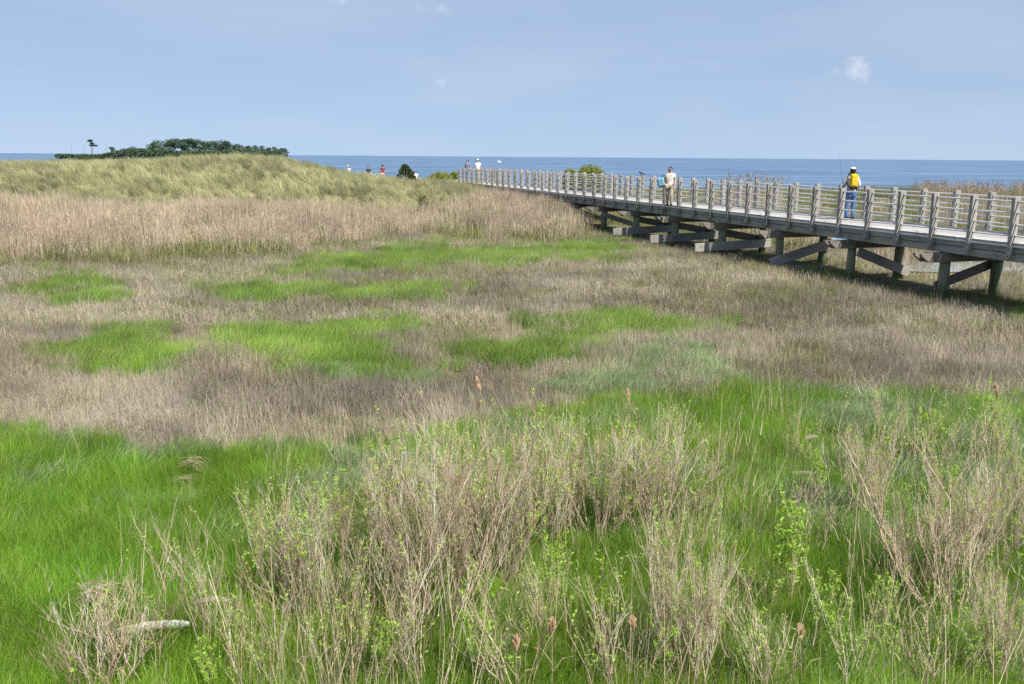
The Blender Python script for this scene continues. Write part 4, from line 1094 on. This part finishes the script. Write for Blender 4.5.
m = MB(); m.tube([(-.04, .03, .45), (0, .03, .49), (.04, .03, .45)], .009, 6); m.build('handle', M['black'], pk, True)
hnd = MT @ Vector((-.20, .30, 1.10))
rd = empty('fishing_rod', hnd); tag(rd, 'thin dark fishing rod held upright by the angler', 'fishing rod')
m = MB(); m.tube([(0, 0, -.35), (-.01, .02, .1)], .014, 7); m.build('grip', M['black'], rd, True)
m = MB(); m.tube([(-.01, .02, .1), (-.06, .10, .55), (-.17, .22, 1.15)], [.005, .0035, .0015], 6); m.build('blank', M['black'], rd, True)
m = MB(); m.ball((.02, .03, .0), (.03, .03, .04), 10, 7); m.tube([(.02, .03, 0), (.07, .03, 0)], .006, 5); m.build('reel', M['black'], rd, True)
bg = empty('shoulder_bag', MT @ Vector((-.26, .02, .95)), face); tag(bg, 'small black bag hanging at the hip of the angler', 'bag')
m = MB(); m.box((0, 0, .02), (.08, .20, .20), None, .02); m.build('bag_body', M['black'], bg)
m = MB(); m.tube([(0, -.08, .1), (.09, -.10, .42), (.2, -.07, .54)], .011, 5); m.build('strap', M['black'], bg, True)

wx = at(669, 206.0, DECK)
wf = PI + math.radians(-20)
make_person(wx, wf, 1.58, 'woman with dark hair and sunglasses walking on the boardwalk in a white top', 'people out walking', 'cream', 'khaki', None, longhair=True, glasses=True,
            pose={'knl': (-.10, .12, .52), 'anl': (-.10, .06, .08), 'tol': (-.12, .22, .04), 'knr': (.10, .0, .50), 'anr': (.10, -.20, .12), 'tor': (.12, -.06, .03)})
MT2 = Matrix.Translation(wx) @ Matrix.Rotation(wf, 4, 'Z')
bg = empty('tote_bag', MT2 @ Vector((.36, -.02, .80)), wf); tag(bg, 'large light blue tote bag on the arm of the woman in white', 'bag')
m = MB(); m.box((0, 0, .16), (.34, .15, .40), Matrix.Rotation(.18, 3, 'Y'), .072); m.build('bag_body', M['light_blue'], bg)
for y_ in (-.09, .09):
    m = MB(); m.tube([(-.02, y_, .36), (-.12, y_ * .9, .52), (-.19, y_ * .6, .60)], .012, 6); m.build('strap', M['light_blue'], bg, True)

e1 = board_pt(52.5, .5, DECK); e2 = board_pt(51.0, .9, DECK)
make_person(e1, 2.9, 1.68, 'dark-haired walker in dark top at the far end of the boardwalk', 'people out walking', 'steel', 'steel', None, simple=True)
make_person(e2, 3.0, 1.74, 'walker in white hat and white top at the far end of the boardwalk', 'people out walking', 'white', 'khaki', 'white', simple=True)
def beach(px, ty, y, h, lab, shirt, tr, hat, hair=True):
    top = at_depth(px, ty, y); make_person((top.x, y, top.z - h), random.uniform(0, 6.28), h, lab, 'people out walking', shirt, tr, hat, hair, simple=True, shorts=True)
beach(348.5, 165.5, 86, 1.65, 'beachgoer in white hat and white shirt nearest the dune crest', 'white', 'khaki', 'white')
beach(368.5, 166.0, 88, 1.68, 'beachgoer with dark hair and navy top behind the dune', 'navy', 'white', None)
beach(382.5, 164.7, 87, 1.74, 'beachgoer in maroon top and pale shorts left of the cedar bush', 'maroon', 'pink', None)
beach(415.5, 171.0, 84, 1.66, 'person in white shirt half hidden right of the cedar bush', 'white', 'navy', None)

# bird and boat
bp = at_depth(635.5, 176.2, board_pt(19.5, WID)[1] ); st = board_st(bp.x, bp.y)
b = empty('bird', board_pt(posts_s[0] + SP * 26 + .36, WID, DECK + 1.095), 1.2); tag(b, 'small dark bird perched on the far railing', 'bird')
m = MB(); m.tube([(0, -.16, .07), (0, -.08, .075), (0, 0, .085), (0, .07, .10), (0, .11, .135), (0, .15, .14), (0, .185, .135)], [.008, .03, .048, .045, .028, .026, .003], 10); m.build('body', M['black'], b, True)
for x in (-1, 1):
    m = MB(); m.tube([(x * .045, .06, .10), (x * .052, -.03, .095), (x * .03, -.14, .075)], [.012, .02, .004], 8); m.build('wing', M['steel'], b, True)
    m = MB(); m.tube([(x * .02, 0, .05), (x * .02, .005, 0)], .005, 5); m.build('leg', M['bolt'], b)
bo = at(499, 162.6, -.62); b = empty('motorboat', (bo.x, bo.y, -.62), .3); tag(b, 'tiny white boat far out on the bay above the boardwalk', 'boat')
m = MB(); L_ = 3.4
pr = [(-.5, .9), (-.2, 1.0), (.2, .85), (.45, .3), (.5, .02)]
vs = []
for xx, w_ in pr: vs += [(xx * L_, w_ * .95, .85), (xx * L_, w_ * .6, -.1), (xx * L_, -w_ * .6, -.1), (xx * L_, -w_ * .95, .85)]
fs = [(3, 2, 1, 0)]
for i in range(4):
    for q in range(4): fs.append((i * 4 + q, i * 4 + (q + 1) % 4, i * 4 + 4 + (q + 1) % 4, i * 4 + 4 + q))
fs.append((16, 17, 18, 19)); m.add(vs, fs); m.build('hull', M['white'], b)
m = MB(); m.box((-.2, 0, 1.15), (1.2, 1.1, .6), None, .12); m.build('cabin', M['white'], b)
m = MB(); m.box((.45, 0, 1.2), (.06, .9, .35), None, .02); m.build('windscreen', M['steel'], b)

# ------------------------------------------------------------------ light, sky, camera
SUN_EL = math.radians(52); SUN_DIR = Vector((.62, -.78, 0)).normalized()
az = math.atan2(SUN_DIR.x, SUN_DIR.y)
sv = Vector((SUN_DIR.x * math.cos(SUN_EL), SUN_DIR.y * math.cos(SUN_EL), math.sin(SUN_EL)))
sl = bpy.data.lights.new('sun', 'SUN'); sl.energy = 4.6; sl.angle = math.radians(.53); sl.color = (1, .955, .88)
so = bpy.data.objects.new('sun', sl); COL.objects.link(so); so.rotation_euler = (-sv).to_track_quat('-Z', 'Y').to_euler(); so.location = sv * 50
w = bpy.data.worlds.new('World'); SC.world = w; w.use_nodes = True
nt = w.node_tree; nt.nodes.clear()
out = nt.nodes.new('ShaderNodeOutputWorld'); bgn = nt.nodes.new('ShaderNodeBackground'); sky = nt.nodes.new('ShaderNodeTexSky')
sky.sky_type = 'NISHITA'; sky.sun_disc = False; sky.sun_elevation = SUN_EL; sky.sun_rotation = az
sky.air_density = 1.0; sky.dust_density = .6; sky.ozone_density = 2.0; sky.altitude = 0
bgn.inputs['Strength'].default_value = .115
# thin cloud veil and two small puffs, by direction
tc = nt.nodes.new('ShaderNodeTexCoord')
def wn(t): return nt.nodes.new(t)
def wl(a, b): nt.links.new(a, b)
lift = wn('ShaderNodeVectorMath'); lift.operation = 'ADD'; lift.inputs[1].default_value = (0, 0, .13); wl(tc.outputs['Generated'], lift.inputs[0]); wl(lift.outputs[0], sky.inputs['Vector'])
tint = wn('ShaderNodeMix'); tint.data_type = 'RGBA'; tint.blend_type = 'MULTIPLY'; tint.inputs[0].default_value = 1; wl(sky.outputs[0], tint.inputs[6]); tint.inputs[7].default_value = (.95, .95, 1.0, 1)
thinhaze = wn('ShaderNodeMix'); thinhaze.data_type = 'RGBA'; thinhaze.inputs[0].default_value = .70; wl(tint.outputs[2], thinhaze.inputs[6]); thinhaze.inputs[7].default_value = (2.02, 2.54, 3.36, 1)
mp = wn('ShaderNodeMapping'); mp.inputs['Scale'].default_value = (1.6, 1.6, 7); wl(tc.outputs['Generated'], mp.inputs['Vector'])
nz = wn('ShaderNodeTexNoise'); nz.inputs['Scale'].default_value = 2.2; nz.inputs['Detail'].default_value = 5; wl(mp.outputs[0], nz.inputs['Vector'])
rp = wn('ShaderNodeMapRange'); rp.inputs['From Min'].default_value = .45; rp.inputs['From Max'].default_value = .75; rp.inputs['To Max'].default_value = .30; wl(nz.outputs['Fac'], rp.inputs['Value'])
def wm(op, a, b=0.0):
    n = wn('ShaderNodeMath'); n.operation = op
    for i, v in enumerate((a, b)):
        if hasattr(v, 'is_output'): wl(v, n.inputs[i])
        else: n.inputs[i].default_value = v
    return n.outputs[0]
nz2 = wn('ShaderNodeTexNoise'); nz2.inputs['Scale'].default_value = 45; nz2.inputs['Detail'].default_value = 6; nz2.inputs['Roughness'].default_value = .65; wl(tc.outputs['Generated'], nz2.inputs['Vector'])
acc = rp.outputs[0]
def puff(px, py, rad, amp, acc, flat=1.4):
    d = Vector(ray(px, py)).normalized()
    sub = wn('ShaderNodeVectorMath'); sub.operation = 'SUBTRACT'; wl(tc.outputs['Generated'], sub.inputs[0]); sub.inputs[1].default_value = d
    sc_ = wn('ShaderNodeVectorMath'); sc_.operation = 'MULTIPLY'; wl(sub.outputs[0], sc_.inputs[0]); sc_.inputs[1].default_value = (1, 1, flat)
    ln = wn('ShaderNodeVectorMath'); ln.operation = 'LENGTH'; wl(sc_.outputs[0], ln.inputs[0])
    mr = wn('ShaderNodeMapRange'); mr.inputs['From Min'].default_value = rad; mr.inputs['From Max'].default_value = 0.0; wl(ln.outputs['Value'], mr.inputs['Value'])
    q = wm('ADD', mr.outputs[0], wm('MULTIPLY', wm('SUBTRACT', nz2.outputs['Fac'], .5), 2.4))
    m2 = wn('ShaderNodeMapRange'); m2.inputs['From Min'].default_value = .35; m2.inputs['From Max'].default_value = 1.1; m2.inputs['To Max'].default_value = amp; wl(q, m2.inputs['Value'])
    g = wm('MULTIPLY', m2.outputs[0], wm('MINIMUM', wm('MULTIPLY', mr.outputs[0], 3.0), 1.0))
    return wm('MAXIMUM', acc, g)
acc = puff(855, 69, .028, 1.0, acc, 1.2); acc = puff(441, 82, .013, .5, acc, 1.4); acc = puff(436, 9, .05, .5, acc, 5.0); acc = puff(343, 1, .035, .6, acc, 4.0)
mx = wn('ShaderNodeMix'); mx.data_type = 'RGBA'; wl(acc, mx.inputs[0]); wl(thinhaze.outputs[2], mx.inputs[6]); mx.inputs[7].default_value = (3.3, 3.7, 4.4, 1)
wl(mx.outputs[2], bgn.inputs['Color']); wl(bgn.outputs[0], out.inputs['Surface'])

cd = bpy.data.cameras.new('camera'); cam = bpy.data.objects.new('camera', cd); COL.objects.link(cam); SC.camera = cam
cd.sensor_width = 36; cd.lens = F / W * 36; cd.clip_start = .1; cd.clip_end = 200000
fwd = Vector((0, cp, -sp)); up0 = Vector((0, sp, cp)); rt0 = Vector((1, 0, 0))
rt = rt0 * cr + up0 * sr; up = up0 * cr - rt0 * sr
cam.matrix_world = Matrix.Translation((0, 0, EYE)) @ Matrix((rt, up, -fwd)).transposed().to_4x4()

SC.view_settings.view_transform = 'Standard'; SC.view_settings.look = 'None'; SC.view_settings.exposure = 0.8; SC.view_settings.gamma = 1
SC.render.engine = 'CYCLES'
SC.cycles.max_bounces = 6; SC.cycles.diffuse_bounces = 3; SC.cycles.transmission_bounces = 3; SC.cycles.transparent_max_bounces = 4; SC.cycles.caustics_reflective = False; SC.cycles.caustics_refractive = False
SC.cycles.use_denoising = False
